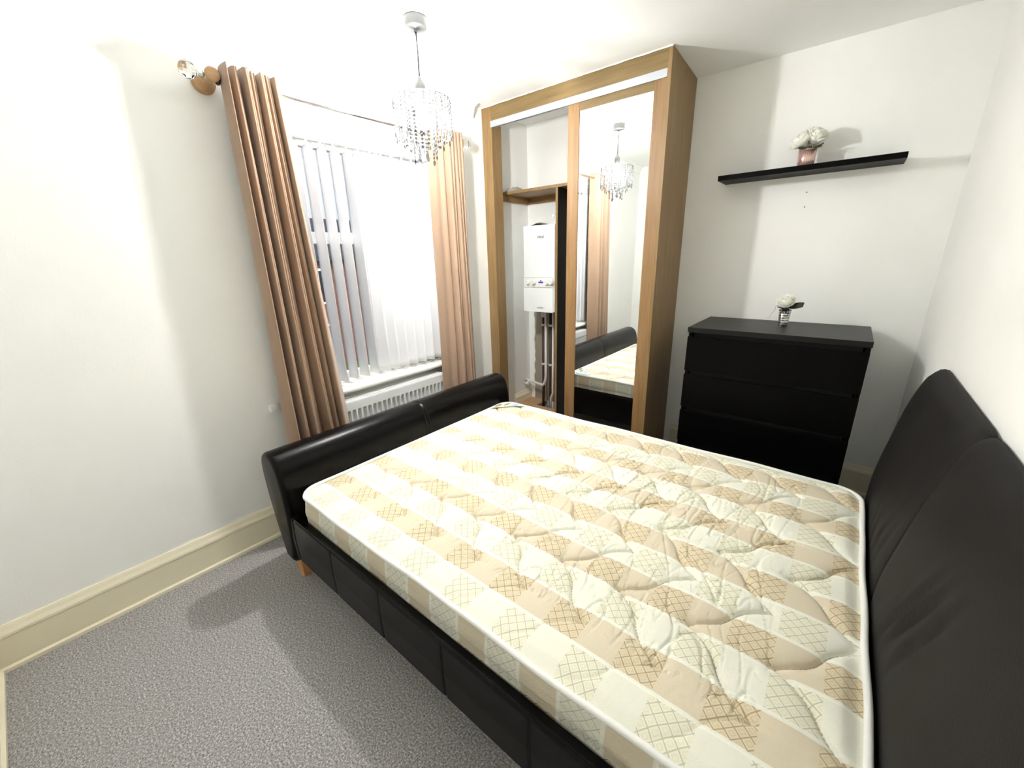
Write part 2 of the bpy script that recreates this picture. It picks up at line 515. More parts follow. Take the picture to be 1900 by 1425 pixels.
# ------------------------------------------------------------------ mesh helpers
class MB:
    def __init__(self):
        self.v, self.f, self.mi = [], [], []
        self.smooth = []

    def vert(self, p):
        self.v.append(tuple(p))
        return len(self.v) - 1

    def face(self, idx, smooth=False, mi=0):
        self.f.append(tuple(idx))
        self.smooth.append(smooth)
        self.mi.append(mi)

    def box(self, lo, hi, mi=0):
        x0, y0, z0 = lo
        x1, y1, z1 = hi
        b = [self.vert(p) for p in ((x0, y0, z0), (x1, y0, z0), (x1, y1, z0), (x0, y1, z0),
                                    (x0, y0, z1), (x1, y0, z1), (x1, y1, z1), (x0, y1, z1))]
        for q in ((0, 3, 2, 1), (4, 5, 6, 7), (0, 1, 5, 4), (1, 2, 6, 5), (2, 3, 7, 6), (3, 0, 4, 7)):
            self.face([b[i] for i in q], False, mi)
        return self

    def hexa(self, pts, mi=0):
        b = [self.vert(p) for p in pts]
        for q in ((0, 3, 2, 1), (4, 5, 6, 7), (0, 1, 5, 4), (1, 2, 6, 5), (2, 3, 7, 6), (3, 0, 4, 7)):
            self.face([b[i] for i in q], False, mi)
        return self

    def grid(self, rows, smooth=True, mi=0, closed_u=False, closed_v=False):
        """rows: list of equally long lists of points"""
        idx = [[self.vert(p) for p in r] for r in rows]
        nr, nc = len(rows), len(rows[0])
        for i in range(nr if closed_v else nr - 1):
            for j in range(nc if closed_u else nc - 1):
                a, b = idx[i], idx[(i + 1) % nr]
                self.face((a[j], a[(j + 1) % nc], b[(j + 1) % nc], b[j]), smooth, mi)
        return idx

    def tube(self, pts, r, n=12, smooth=True, caps=True, mi=0):
        pts = [Vector(p) for p in pts]
        rr = r if isinstance(r, (list, tuple)) else [r] * len(pts)
        rows = []
        prev = None
        for i, p in enumerate(pts):
            d = (pts[min(i + 1, len(pts) - 1)] - pts[max(i - 1, 0)]).normalized()
            if prev is None:
                up = Vector((0, 0, 1)) if abs(d.z) < 0.9 else Vector((1, 0, 0))
                a = d.cross(up).normalized()
            else:
                a = (prev - d * prev.dot(d)).normalized()
            prev = a
            b = d.cross(a)
            rows.append([p + (a * math.cos(2 * PI * k / n) + b * math.sin(2 * PI * k / n)) * rr[i] for k in range(n)])
        idx = self.grid(rows, smooth, mi, closed_u=True)
        if caps:
            self.face(idx[0][::-1], False, mi)
            self.face(idx[-1], False, mi)
        return self

    def lathe(self, prof, c, axis='Z', n=32, smooth=True, mi=0, caps=True):
        """prof: (radius, height) pairs"""
        rows = []
        for r, h in prof:
            row = []
            for k in range(n):
                a = 2 * PI * k / n
                u, w = r * math.cos(a), r * math.sin(a)
                if axis == 'Z':
                    row.append((c[0] + u, c[1] + w, c[2] + h))
                elif axis == 'X':
                    row.append((c[0] + h, c[1] + u, c[2] + w))
                else:
                    row.append((c[0] + w, c[1] + h, c[2] + u))
            rows.append(row)
        idx = self.grid(rows, smooth, mi, closed_u=True)
        if caps:
            self.face(idx[0][::-1], False, mi)
            self.face(idx[-1], False, mi)
        return self

    def sphere(self, c, r, n=16, m=10, smooth=True, sq=(1, 1, 1), mi=0):
        prof = []
        rows = []
        for i in range(m + 1):
            t = PI * i / m
            rr = max(1e-4, math.sin(t)) * r
            rows.append([(c[0] + rr * math.cos(2 * PI * k / n) * sq[0], c[1] + rr * math.sin(2 * PI * k / n) * sq[1],
                          c[2] - math.cos(t) * r * sq[2]) for k in range(n)])
        idx = self.grid(rows, smooth, mi, closed_u=True)
        self.face(idx[0][::-1], smooth, mi)
        self.face(idx[-1], smooth, mi)
        return self

    def extrude(self, prof, axis, a, b, smooth=False, mi=0, close=True):
        """2-D profile in the plane across 'axis', swept from a to b; profile order (first, second) remaining axes"""
        def P(q, t):
            if axis == 'X': return (t, q[0], q[1])
            if axis == 'Y': return (q[0], t, q[1])
            return (q[0], q[1], t)
        i0 = [self.vert(P(q, a)) for q in prof]
        i1 = [self.vert(P(q, b)) for q in prof]
        n = len(prof)
        for k in range(n if close else n - 1):
            self.face((i0[k], i0[(k + 1) % n], i1[(k + 1) % n], i1[k]), smooth, mi)
        if close:
            self.face(i0[::-1], False, mi)
            self.face(i1, False, mi)
        return self

    def build(self, name, mats, parent=None, bevel=0.0, seg=2, subsurf=0, solid=0.0, fix=True, loc=None):
        me = bpy.data.meshes.new(name)
        off = Vector((0, 0, 0))
        if parent is not None:
            q = parent
            while q is not None:
                off += q.location
                q = q.parent
        own = Vector(loc) if loc is not None else Vector((0, 0, 0))
        tot = off + (own - off if loc is not None else Vector((0, 0, 0)))
        me.from_pydata([(p[0] - tot.x, p[1] - tot.y, p[2] - tot.z) for p in self.v], [], self.f)
        mats = mats if isinstance(mats, (list, tuple)) else [mats]
        for m in mats:
            me.materials.append(m)
        me.polygons.foreach_set('use_smooth', self.smooth)
        me.polygons.foreach_set('material_index', self.mi)
        if fix:
            bm = bmesh.new()
            bm.from_mesh(me)
            bmesh.ops.recalc_face_normals(bm, faces=bm.faces)
            bm.to_mesh(me)
            bm.free()
        me.update()
        o = bpy.data.objects.new(name, me)
        COL.objects.link(o)
        if parent is not None:
            o.parent = parent
        o.location = tot - off
        if solid:
            s = o.modifiers.new('thickness', 'SOLIDIFY')
            s.thickness = solid
            s.offset = 0
        if bevel:
            b = o.modifiers.new('bevel', 'BEVEL')
            b.width = bevel
            b.segments = seg
            b.limit_method = 'ANGLE'
            b.angle_limit = R(40)
            b.harden_normals = False
        if subsurf:
            s = o.modifiers.new('smooth', 'SUBSURF')
            s.levels = subsurf
            s.render_levels = subsurf
        return o


def tag(o, label, cat, group=None):
    o['label'] = label
    o['category'] = cat
    if group:
        o['group'] = group
    return o


def thing(name, loc, label, cat, group=None):
    o = bpy.data.objects.new(name, None)
    o.empty_display_size = 0.05
    COL.objects.link(o)
    o.location = loc
    return tag(o, label, cat, group)


def struct(o):
    o['kind'] = 'structure'
    return o


def box(lo, hi):
    return MB().box(lo, hi)


def catmull(pts, n):
    out = []
    m = len(pts)
    for i in range(m - 1):
        p0, p1, p2, p3 = pts[max(i - 1, 0)], pts[i], pts[i + 1], pts[min(i + 2, m - 1)]
        for k in range(n):
            t = k / n
            out.append(tuple(0.5 * ((2 * b) + (c - a) * t + (2 * a - 5 * b + 4 * c - d) * t * t + (3 * b - a - 3 * c + d) * t ** 3)
                             for a, b, c, d in zip(p0, p1, p2, p3)))
    out.append(tuple(pts[-1]))
    return out


# ================================================================== SETTING
T = 0.12
OY0, OY1, OZ0, OZ1 = -2.00, -1.05, 0.715, 2.025     # window opening

struct(box((-T, YN - T, -0.12), (XW + T, T, 0.0)).build('floor', M['carpet']))
struct(box((-T, YN - T, H), (XW + T, T, H + 0.12)).build('ceiling', M['ceiling']))
wl = MB()
wl.box((-T, YN - T, 0), (0, OY0, H))
wl.box((-T, OY1, 0), (0, T, H))
wl.box((-T, OY0, 0), (0, OY1, OZ0))
wl.box((-T, OY0, OZ1), (0, OY1, H))
struct(wl.build('wall_left', M['wall']))
wb = struct(box((0, 0, 0), (XW + T, T, H)).build('wall_back', M['wall']))
struct(box((XW, YN - T, 0), (XW + T, 0, H)).build('wall_right', M['wall']))
struct(box((0, YN - T, 0), (XW, YN, H)).build('wall_front', M['wall']))

# skirting boards: tall cream boards with a sloping moulded top and a thin bead at the carpet
SK = [(0.0, 0.0), (0.028, 0.0), (0.028, 0.014), (0.019, 0.020), (0.019, 0.132), (0.0215, 0.137), (0.0205, 0.146), (0.013, 0.160), (0.009, 0.172), (0.006, 0.178), (0.0, 0.178)]


def skirting(name, axis, fixed, sign, a, b):
    mb = MB()
    mb.extrude([(fixed + sign * p[0], p[1]) for p in SK], axis, a, b)
    return struct(mb.build(name, M['skirting']))


bl = skirting('baseboard_left', 'Y', 0.0, 1, YN, WF)
skirting('baseboard_back', 'X', 0.0, -1, 1.325, XW)
skirting('baseboard_right', 'Y', XW, -1, YN + 0.03, -2.42)
skirting('baseboard_front', 'X', YN, 1, 0.03, XW)
mb = MB()
mb.extrude([(0.0 + p[0], 0.04 + p[1]) for p in SK[3:]] + [(0.0, 0.06)], 'Y', -0.245, -0.002)
mb.build('alcove_skirting', M['skirting'], bl)

# coving over the window wall, torn off short of the wardrobe
mb = MB()
cp = []
for k in range(9):
    t = k / 8 * PI / 2
    cp.append((0.052 - 0.050 * math.cos(t) + 0.0, 2.396 - 0.074 * 1.0 + 0.074 * (1 - math.cos(t)) * 0.0 + 0.072 * math.sin(t)))
cp = [(0.004, 2.320)] + [(0.004 + 0.046 * (1 - math.cos(k / 8 * PI / 2)), 2.320 + 0.070 * math.sin(k / 8 * PI / 2)) for k in range(9)] + [(0.052, 2.390), (0.052, H), (0.0, H), (0.0, 2.320)]
mb.extrude(cp, 'Y', YN, -0.612)
struct(mb.build('trim_1', M['wall']))
mb = MB()
mb.grid([[(0.002, -0.612, 2.320), (0.002, -0.604, 2.318)], [(0.020, -0.612, 2.374), (0.024, -0.600, 2.372)], [(0.052, -0.612, 2.392), (0.058, -0.598, 2.392)]], False)
bpy.data.objects['trim_1']
mb.build('torn_paper_edge', M['grey_cloth'], bpy.data.objects['trim_1'], solid=0.003)

# raw plaster patch under the boiler and a nail hole pair on the back wall
mb = MB()
edge = []
random.seed(3)
zs = [0.13 + 0.82 * k / 22 for k in range(23)]
row0 = [(0.058 + random.uniform(-0.006, 0.010), -0.0015, z) for z in zs]
row1 = [(0.482, -0.0015, z) for z in zs]
mb.grid([row0, row1], False)
mb.build('bare_plaster', M['plaster'], wb, solid=0.002)
for x, z in ((1.921, 1.704), (1.923, 1.629)):
    MB().lathe([(0.003, 0.0), (0.003, -0.002)], (x, 0.0, z), 'Y', 10).build('nail_hole', M['ink'], wb)

# ---- window
win = bpy.data.objects.new('window_1', None)
COL.objects.link(win)
win.location = (-0.07, (OY0 + OY1) / 2, OZ0)
struct(win)
win['label'] = 'white framed sash window behind the vertical blind'
fr_ = MB()
fx0, fx1 = -0.105, -0.055
fr_.box((fx0, OY0, OZ0), (fx1, OY0 + 0.055, OZ1))
fr_.box((fx0, OY1 - 0.055, OZ0), (fx1, OY1, OZ1))
fr_.box((fx0, OY0 + 0.055, OZ0), (fx1, OY1 - 0.055, OZ0 + 0.06))
fr_.box((fx0, OY0 + 0.055, OZ1 - 0.06), (fx1, OY1 - 0.055, OZ1))
fr_.box((fx0, OY0 + 0.055, 1.50), (fx1 + 0.012, OY1 - 0.055, 1.56))
fr_.build('window_frame', M['upvc'], win, bevel=0.004)
for z0, z1 in ((OZ0 + 0.06, 1.50), (1.56, OZ1 - 0.06)):
    box((-0.084, OY0 + 0.055, z0), (-0.078, OY1 - 0.055, z1)).build('window_pane', M['pane'], win)
mb = MB()
mb.extrude([(-0.055, 0.690), (0.075, 0.690), (0.082, 0.697), (0.082, 0.709), (0.075, 0.716), (-0.055, 0.716)], 'Y', -2.06, -1.00)
mb.build('window_sill', M['gloss_white'], win, bevel=0.003)
ar = MB()
prof = [(0.0, 0.0), (0.016, 0.0), (0.022, 0.006), (0.022, 0.050), (0.016, 0.056), (0.016, 0.082), (0.026, 0.088), (0.026, 0.098), (0.0, 0.098)]
ar.extrude([(p[0], OZ1 + p[1]) for p in prof], 'Y', -2.09, -0.96)
for s, y in ((-1, OY0), (1, OY1)):
    i0 = [ar.vert((p[0], y + s * p[1] * 0.9, 0.716)) for p in prof]
    i1 = [ar.vert((p[0], y + s * p[1] * 0.9, OZ1)) for p in prof]
    n = len(prof)
    for k in range(n):
        ar.face((i0[k], i0[(k + 1) % n], i1[(k + 1) % n], i1[k]))
    ar.face(i0[::-1]); ar.face(i1)
ar.build('architrave', M['gloss_white'], win)

# ================================================================== WINDOW DRESSING
# ---- vertical blind: turned almost edge-on, so gaps open on the left as seen from the bed
bd = thing('vertical_blind', (0.012, -1.53, 0.73), 'white vertical blind with hanging fabric vanes across the whole window', 'blind')
hr = MB()
hr.box((-0.025, -1.997, 1.988), (0.020, -1.053, 2.024))
hr.build('headrail', M['white_plastic'], bd, bevel=0.004)
PIT = 0.0706
th = R(84)
k0 = -1.965
nv = 13
VX = -0.003
for k in range(nv):
    yc = k0 + PIT * k + 0.012
    rot = th - R(3.0) * max(0, (k - 5)) * 0.6 + random.uniform(-R(1.2), R(1.2))
    if k > 5:
        rot -= R(20)
    dx, dy = math.sin(rot), math.cos(rot)
    v = MB()
    hw = 0.0445
    # vane: gently curved fabric strip; bottom hem thicker for the weight
    rows = []
    for z in (0.742, 0.775, 0.776, 1.2, 1.6, 1.945, 1.966):
        wsc = 1.0 if z < 1.95 else 0.55
        row = []
        for q in range(7):
            u = (q / 6 * 2 - 1) * hw * wsc
            c = 0.0035 * (1 - (u / hw) ** 2)
            row.append((VX + u * dx - c * dy, yc + u * dy + c * dx, z))
        rows.append(row)
    v.grid(rows, True)
    vo = v.build('vane', M['blind'], bd, solid=0.0012)
    hg = MB().box((VX - 0.004, yc - 0.004, 1.955), (VX + 0.004, yc + 0.004, 1.990))
    hg.build('vane_hook', M['white_plastic'], vo)
ch = MB()
chp = []
for k in range(nv - 1):
    y0 = k0 + PIT * k + 0.012
    for t in range(6):
        u = t / 6
        chp.append((VX + 0.05, y0 + PIT * u, 0.752 - 0.012 * math.sin(PI * u)))
ch.tube(chp, 0.0013, 5)
ch.build('link_chain', M['white_plastic'], bd)

# ---- curtain pole
pole = thing('curtain_pole', (0.0, -1.54, 2.112), 'thin chrome curtain pole with faceted crystal ball ends above the window', 'curtain pole')
PZ = 2.114
MB().tube([(0.1, -2.232, PZ), (0.1, -0.842, PZ - 0.004)], 0.0105, 16).build('rod', M['chrome'], pole)
for yy, s, zz in ((-2.205, -1, PZ), (-0.872, 1, PZ - 0.004)):
    fb_ = MB()
    fb_.lathe([(0.034, 0.0), (0.042, 0.004), (0.042, 0.010), (0.036, 0.013), (0.040, 0.017), (0.040, 0.024), (0.033, 0.028), (0.024, 0.034), (0.021, 0.05), (0.021, 0.112), (0.025, 0.118), (0.025, 0.130), (0.020, 0.134)], (0.0, yy, zz), 'X', 28)
    fb_.build('pole_bracket', M['bracket_wood'], pole)
    yb = yy + s * 0.032
    MB().lathe([(0.013, 0), (0.016, 0.004), (0.012, 0.009), (0.015, 0.014), (0.010, 0.020)] if s > 0 else [(0.013, 0), (0.016, -0.004), (0.012, -0.009), (0.015, -0.014), (0.010, -0.020)], (0.1, yb - s * 0.006, zz), 'Y', 20).build('finial_neck', M['chrome'], pole)
    fn = MB().sphere((0.1, yb + s * 0.042, zz + 0.001), 0.031, 9, 7, smooth=False)
    fn.build('finial', M['finial'], pole)


def curtain(name, label, top, mid, bot, z0, z1, eyelet_y=None):
    """top, mid, bot: plan polylines (x, y) at rail height, middle and hem"""
    c = thing(name, (sum(p[0] for p in bot) / len(bot), sum(p[1] for p in bot) / len(bot), z0), label, 'curtain', 'curtains at the window')
    n = 10
    T_, M_, B_ = catmull(top, n), catmull(mid, n), catmull(bot, n)
    rows = []
    NR = 40
    random.seed(len(label))
    for i in range(NR + 1):
        t = i / NR                      # 0 top, 1 hem
        z = z1 + (z0 - z1) * t
        row = []
        for j, (a, m_, b) in enumerate(zip(T_, M_, B_)):
            w0 = (1 - t) * (1 - 2 * t) if t < 0.5 else 0
            # quadratic blend through the three profiles
            la = 2 * (t - 0.5) * (t - 1)
            lm = -4 * t * (t - 1)
            lb = 2 * t * (t - 0.5)
            x = a[0] * la + m_[0] * lm + b[0] * lb
            y = a[1] * la + m_[1] * lm + b[1] * lb
            wob = 0.003 * noise.noise((j * 0.11, t * 3.0, 4.0 + len(label)))
            zt = z
            if i == 0:
                zt = z + 0.007 * noise.noise((j * 0.13, 2.0, 1.0))
            row.append((x + wob, y + wob * 0.6, zt))
        rows.append(row)
    mb = MB()
    mb.grid(rows, True)
    mb.build('drape', M['curtain'], c, solid=0.004)
    if eyelet_y is not None:
        ring = MB()
        rr = []
        for k in range(28):
            a = 2 * PI * k / 28
            rr.append([(0.1 + (0.021 + 0.005 * math.cos(q)) * math.cos(a), eyelet_y + 0.005 * math.sin(q), PZ + (0.021 + 0.005 * math.cos(q)) * math.sin(a)) for q in (2 * PI * w / 8 for w in range(8))])
        ring.grid(rr, True, closed_u=True, closed_v=True)
        ring.build('eyelet', M['dark_metal'], c)
        MB().lathe([(0.0005, -0.0055), (0.021, -0.005)], (0.1, eyelet_y, PZ), 'Y', 24, caps=False)
    return c


def folds(end, ridges, rx, vx, last):
    """end panel points, then ridge / valley pairs along y"""
    out = list(end)
    for k, y in enumerate(ridges):
        x = rx[k % len(rx)]
        w = vx[k % len(vx)]
        prev = ridges[k - 1] if k else end[-1][1]
        out.append((w, (prev + y) / 2 - 0.002))
        out.append((x - 0.004, y - 0.008))
        out.append((x + 0.003, y))
        out.append((x - 0.006, y + 0.008))
    out += last
    return out


lt_ = folds([(0.045, -2.150), (0.10, -2.170), (0.155, -2.172), (0.170, -2.166)], [-2.132, -2.098, -2.066, -2.036, -2.012, -1.985], [0.155, 0.172, 0.145, 0.160, 0.150, 0.162], [0.070, 0.055, 0.065, 0.08], [(0.10, -1.966), (0.065, -1.952)])
lm_ = folds([(0.040, -2.165), (0.10, -2.192), (0.165, -2.190), (0.190, -2.178)], [-2.140, -2.096, -2.066, -2.026, -1.985, -1.955], [0.185, 0.190, 0.150, 0.185, 0.165, 0.188], [0.085, 0.080, 0.095, 0.11], [(0.13, -1.918), (0.10, -1.898)])
lb_ = folds([(0.060, -2.205), (0.11, -2.222), (0.185, -2.215), (0.212, -2.190)], [-2.140, -2.086, -2.050, -2.005, -1.960, -1.930], [0.212, 0.208, 0.165, 0.210, 0.185, 0.208], [0.135, 0.130, 0.145, 0.16], [(0.165, -1.885), (0.140, -1.868)])
curtain('curtain', 'brown velvet curtain hanging in tight folds at the window\'s left, nearest the bare wall', lt_, lm_, lb_, 0.05, 2.152, -2.182)
rt_ = folds([(0.120, -1.148), (0.125, -1.10), (0.118, -1.06), (0.125, -1.025)], [-0.998, -0.972, -0.945, -0.918, -0.890], [0.150, 0.155, 0.15], [0.075, 0.07], [(0.10, -0.872), (0.06, -0.862)])
rm_ = folds([(0.125, -1.165), (0.130, -1.12), (0.122, -1.08), (0.132, -1.035)], [-1.005, -0.974, -0.945, -0.915, -0.886], [0.165, 0.15, 0.17], [0.09, 0.085], [(0.11, -0.866), (0.07, -0.855)])
rb_ = folds([(0.150, -1.200), (0.158, -1.16), (0.148, -1.115), (0.165, -1.070)], [-1.035, -1.000, -0.960, -0.928, -0.895], [0.20, 0.175, 0.205], [0.135, 0.13], [(0.14, -0.872), (0.085, -0.862)])
curtain('curtain', 'brown velvet curtain at the window\'s right end, beside the wardrobe', rt_, rm_, rb_, 0.05, 2.150)

# ---- radiator
rad = thing('radiator', (0.075, -1.525, 0.12), 'white ribbed panel radiator under the window sill', 'radiator')
RY0, RY1, RZ0, RZ1 = -1.885, -1.152, 0.13, 0.655
mb = MB()
rows = []
NF = 22
fl = (RY1 - RY0) / NF
zz = [RZ0, RZ0 + 0.02, RZ0 + 0.045, RZ0 + 0.06, 0.35, RZ1 - 0.075, RZ1 - 0.058, RZ1 - 0.03, RZ1 - 0.012, RZ1 - 0.003, RZ1]
for z in zz:
    row = []
    m_ = 1.0 if RZ0 + 0.05 < z < RZ1 - 0.065 else 0.0
    back = 0.006 if z in (RZ0, RZ1) else (0.002 if z == RZ1 - 0.003 else 0.0)
    for k in range(NF):
        for u, d in ((0.0, 0.0), (0.14, 0.0), (0.28, 0.017), (0.72, 0.017), (0.86, 0.0)):
            row.append((0.112 - d * m_ - back, RY0 + fl * (k + u), z))
    row.append((0.112 - back, RY1, z))
    rows.append(row)
mb.grid(rows, False)
mb.box((0.040, RY0 + 0.006, RZ0 + 0.01), (0.052, RY1 - 0.006, RZ1 - 0.01))
mb.build('panel', M['radiator'], rad)
gm = MB()
gm.box((0.038, RY0, RZ1 - 0.012), (0.046, RY1, RZ1 + 0.003))
gm.box((0.100, RY0, RZ1 - 0.012), (0.108, RY1, RZ1 + 0.003))
for k in range(64):
    y = RY0 + (RY1 - RY0) * (k + 0.5) / 64
    gm.box((0.046, y - 0.0032, RZ1 - 0.004), (0.100, y + 0.0032, RZ1 + 0.001))
gm.build('top_grille', M['radiator'], rad)
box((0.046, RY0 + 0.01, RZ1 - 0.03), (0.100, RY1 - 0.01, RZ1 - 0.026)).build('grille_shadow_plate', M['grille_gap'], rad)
for y in (RY0, RY1 - 0.004):
    box((0.040, y, RZ0 + 0.01), (0.111, y + 0.004, RZ1 - 0.002)).build('side_cover', M['radiator'], rad)
for y in (RY0 + 0.12, RY1 - 0.12):
    box((0.002, y - 0.02, 0.20), (0.041, y + 0.02, 0.58)).build('wall_bracket', M['radiator'], rad)
vv = MB()
vv.tube([(0.075, RY1 - 0.03, RZ0 + 0.03), (0.075, RY1 + 0.025, RZ0 + 0.03)], 0.010)
vv.lathe([(0.014, -0.02), (0.016, 0.0), (0.016, 0.05), (0.010, 0.055)], (0.075, RY1 + 0.03, RZ0 + 0.03), 'Z', 16)
vv.tube([(0.075, RY1 + 0.03, RZ0 + 0.012), (0.075, RY1 + 0.03, 0.0)], 0.0075)
vv.build('valve', M['chrome'], rad)

# small white box fixed beside the left curtain
tag(box((0.0, -2.226, 0.688), (0.028, -2.192, 0.722)).build('cable_box', M['white_plastic'], loc=(0.0, -2.208, 0.688), bevel=0.003),
    'tiny white plastic box on the window wall beside the left curtain\'s outer edge', 'cable box')

# ================================================================== WARDROBE
wd = thing('sliding_wardrobe', (0.65, -0.263, 0.0), 'tall built-in oak wardrobe with one mirrored sliding door and an open bay', 'wardrobe')
box((0.0, WF, 0.0), (0.088, WF + 0.022, H)).build('front_post', M['oak_v'], wd, bevel=0.001)
box((0.066, WF + 0.022, 0.0), (0.084, -0.420, 2.30)).build('post_lining', M['oak_v'], wd)
sp = MB()
x0f, x1f, x0b, x1b = 1.288, 1.308, 1.258, 1.276
sp.hexa([(x0f, WF, 0), (x1f, WF, 0), (x1b, 0, 0), (x0b, 0, 0), (x0f, WF, H), (x1f, WF, H), (x1b, 0, H), (x0b, 0, H)])
sp.build('side_panel', M['oak_v'], wd, bevel=0.001)
fa = MB()
random.seed(5)
fa.box((0.088, WF + 0.002, 2.297), (x0f, WF + 0.022, H))
fa.build('fascia', M['oak_h'], wd)
# ragged filler where the fascia meets the ceiling
rg = MB()
r0, r1 = [], []
for k in range(61):
    x = 0.0 + k / 60 * 1.308
    r0.append((x, WF - 0.0015, H))
    r1.append((x, WF - 0.0015, H - 0.004 - 0.006 * abs(noise.noise((x * 9, 3.1, 0.2)))))
rg.grid([r0, r1], False)
rg.build('ceiling_filler', M['wall'], wd, solid=0.002)
tr = MB()
tr.box((0.080, WF - 0.002, 2.262), (x0f, WF + 0.004, 2.300))
tr.box((0.088, WF + 0.004, 2.288), (x0f, WF + 0.080, 2.297))
tr.box((0.088, WF + 0.040, 2.268), (x0f, WF + 0.043, 2.288))
tr.build('top_track', M['alu'], wd)
lt2 = MB()
lt2.box((0.088, WF + 0.006, 0.0), (x0f, WF + 0.078, 0.012))
lt2.build('bottom_track', M['alu'], wd)
# sliding door
DX0, DX1, DY0, DY1, DZ0, DZ1 = 0.698, 1.286, WF + 0.008, WF + 0.036, 0.014, 2.286
dr = box((DX0 + 0.076, DY0 + 0.010, DZ0 + 0.09), (DX1 - 0.064, DY1 - 0.004, DZ1 - 0.064)).build('mirror_door', M['oak_door'], wd)
dr['label'] = 'sliding door of the wardrobe'
SL, SR = 0.078, 0.066
box((DX0, DY0, DZ0), (DX0 + SL, DY1, DZ1)).build('left_stile', M['oak_door'], dr, bevel=0.0015)
box((DX1 - SR, DY0, DZ0), (DX1, DY1, DZ1)).build('right_stile', M['oak_door'], dr, bevel=0.0015)
box((DX0 + SL, DY0 + 0.001, DZ1 - 0.066), (DX1 - SR, DY1, DZ1)).build('top_rail', M['oak_h'], dr, bevel=0.0015)
box((DX0 + SL, DY0 + 0.001, DZ0), (DX1 - SR, DY1, DZ0 + 0.10)).build('bottom_rail', M['oak_h'], dr, bevel=0.0015)
box((DX0 + SL, DY0 + 0.005, DZ0 + 0.10), (DX1 - SR, DY0 + 0.009, DZ1 - 0.066)).build('mirror', M['mirror'], dr)['label'] = 'tall mirror of the sliding door'
# interior
box((0.0, -0.322, 1.862), (x0b, 0.0, 1.881)).build('shelf', M['oak_y'], wd)
box((0.484, -0.322, 0.0), (0.502, -0.002, 1.862)).build('divider', M['oak_v'], wd)
box((0.5022, -0.3215, 0.0), (0.506, -0.002, 1.862)).build('divider_dark_face', M['dark_face'], wd)['label'] = 'dark brown face of the divider'  # thin dark brown sheet over the divider's right face
box((0.0, -0.318, 1.815), (0.020, 0.0, 1.862)).build('shelf_batten', M['batten'], wd)
box((0.020, -0.020, 1.815), (0.484, 0.0, 1.862)).build('shelf_batten', M['batten'], wd)
bb = MB()
bb.box((0.003, -0.415, 0.0), (0.484, -0.395, 0.128))
bb.box((0.0, -0.415, 0.110), (0.484, -0.150, 0.128))
bb.box((0.0, -0.150, 0.110), (0.185, 0.0, 0.128))
bb.build('base_board', M['base_board'], wd)
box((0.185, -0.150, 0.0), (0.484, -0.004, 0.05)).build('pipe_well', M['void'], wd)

# crumpled cloth on the wardrobe shelf
mb = MB()
random.seed(11)
rows = []
for i in range(15):
    row = []
    for j in range(15):
        u, v = i / 14, j / 14
        e = math.sin(PI * u) ** 0.5 * math.sin(PI * v) ** 0.5 if 0 < u < 1 and 0 < v < 1 else 0
        z = 1.8825 + e * (0.022 + 0.030 * abs(noise.noise((u * 4.1, v * 4.3, 2.7))) * (1.5 - u))
        row.append((0.01 + 0.125 * u + 0.008 * noise.noise((u * 3, v * 3, 9)), -0.315 + 0.17 * v, z))
    rows.append(row)
mb.grid(rows, False)
tag(mb.build('crumpled_cloth', M['grey_cloth'], loc=(0.07, -0.23, 1.8815), solid=0.001), 'crumpled grey cloth lying on the left end of the wardrobe\'s high shelf', 'cloth')

# ---- boiler
BX0, BX1, BY, BZ0, BZ1 = 0.168, 0.458, -0.290, 0.984, 1.628
bo = thing('wall_boiler', ((BX0 + BX1) / 2, -0.145, BZ0), 'white wall-mounted gas boiler inside the open wardrobe bay', 'boiler')
box((BX0, BY, BZ0 + 0.004), (BX1, 0.0, BZ1)).build('casing', M['enamel'], bo, bevel=0.006, seg=3)
box((BX0 + 0.003, BY - 0.006, 1.176), (BX1 - 0.012, BY + 0.002, 1.246)).build('control_panel', M['white_plastic'], bo, bevel=0.002)
gl = MB()
gl.box((BX0 + 0.002, BY - 0.0012, 1.2465), (BX1 - 0.010, BY + 0.001, 1.249))
gl.box((BX0 + 0.002, BY - 0.0012, 1.1725), (BX1 - 0.010, BY + 0.001, 1.1755))
gl.build('panel_gap', M['grey_line'], bo)
box((BX0, BY - 0.008, BZ0), (BX1 - 0.010, BY, 1.172)).build('lower_flap', M['enamel'], bo, bevel=0.003)
for x in (BX0 + 0.048, BX0 + 0.102, BX0 + 0.226, BX0 + 0.266):
    k = MB().lathe([(0.0225, 0.0), (0.0225, -0.004), (0.017, -0.006), (0.015, -0.020), (0.013, -0.022)], (x, BY - 0.006, 1.212), 'Y', 24)
    ko = k.build('knob', M['white_plastic'], bo)
    rg = MB().lathe([(0.0225, -0.0042), (0.0205, -0.0046)], (x, BY - 0.006, 1.212), 'Y', 24, caps=False)
    rg.build('dial_ring', M['grey_line'], ko)
    box((x - 0.001, BY - 0.0295, 1.212), (x + 0.001, BY - 0.0275, 1.225)).build('pointer', M['grey_line'], ko)
box((BX0 + 0.146, BY - 0.0085, 1.208), (BX0 + 0.190, BY - 0.006, 1.219)).build('display', M['display_blue'], bo)
MB().lathe([(0.005, 0), (0.005, -0.002)], (BX0 + 0.167, BY - 0.006, 1.226), 'Y', 14).build('button', M['display_blue'], bo)


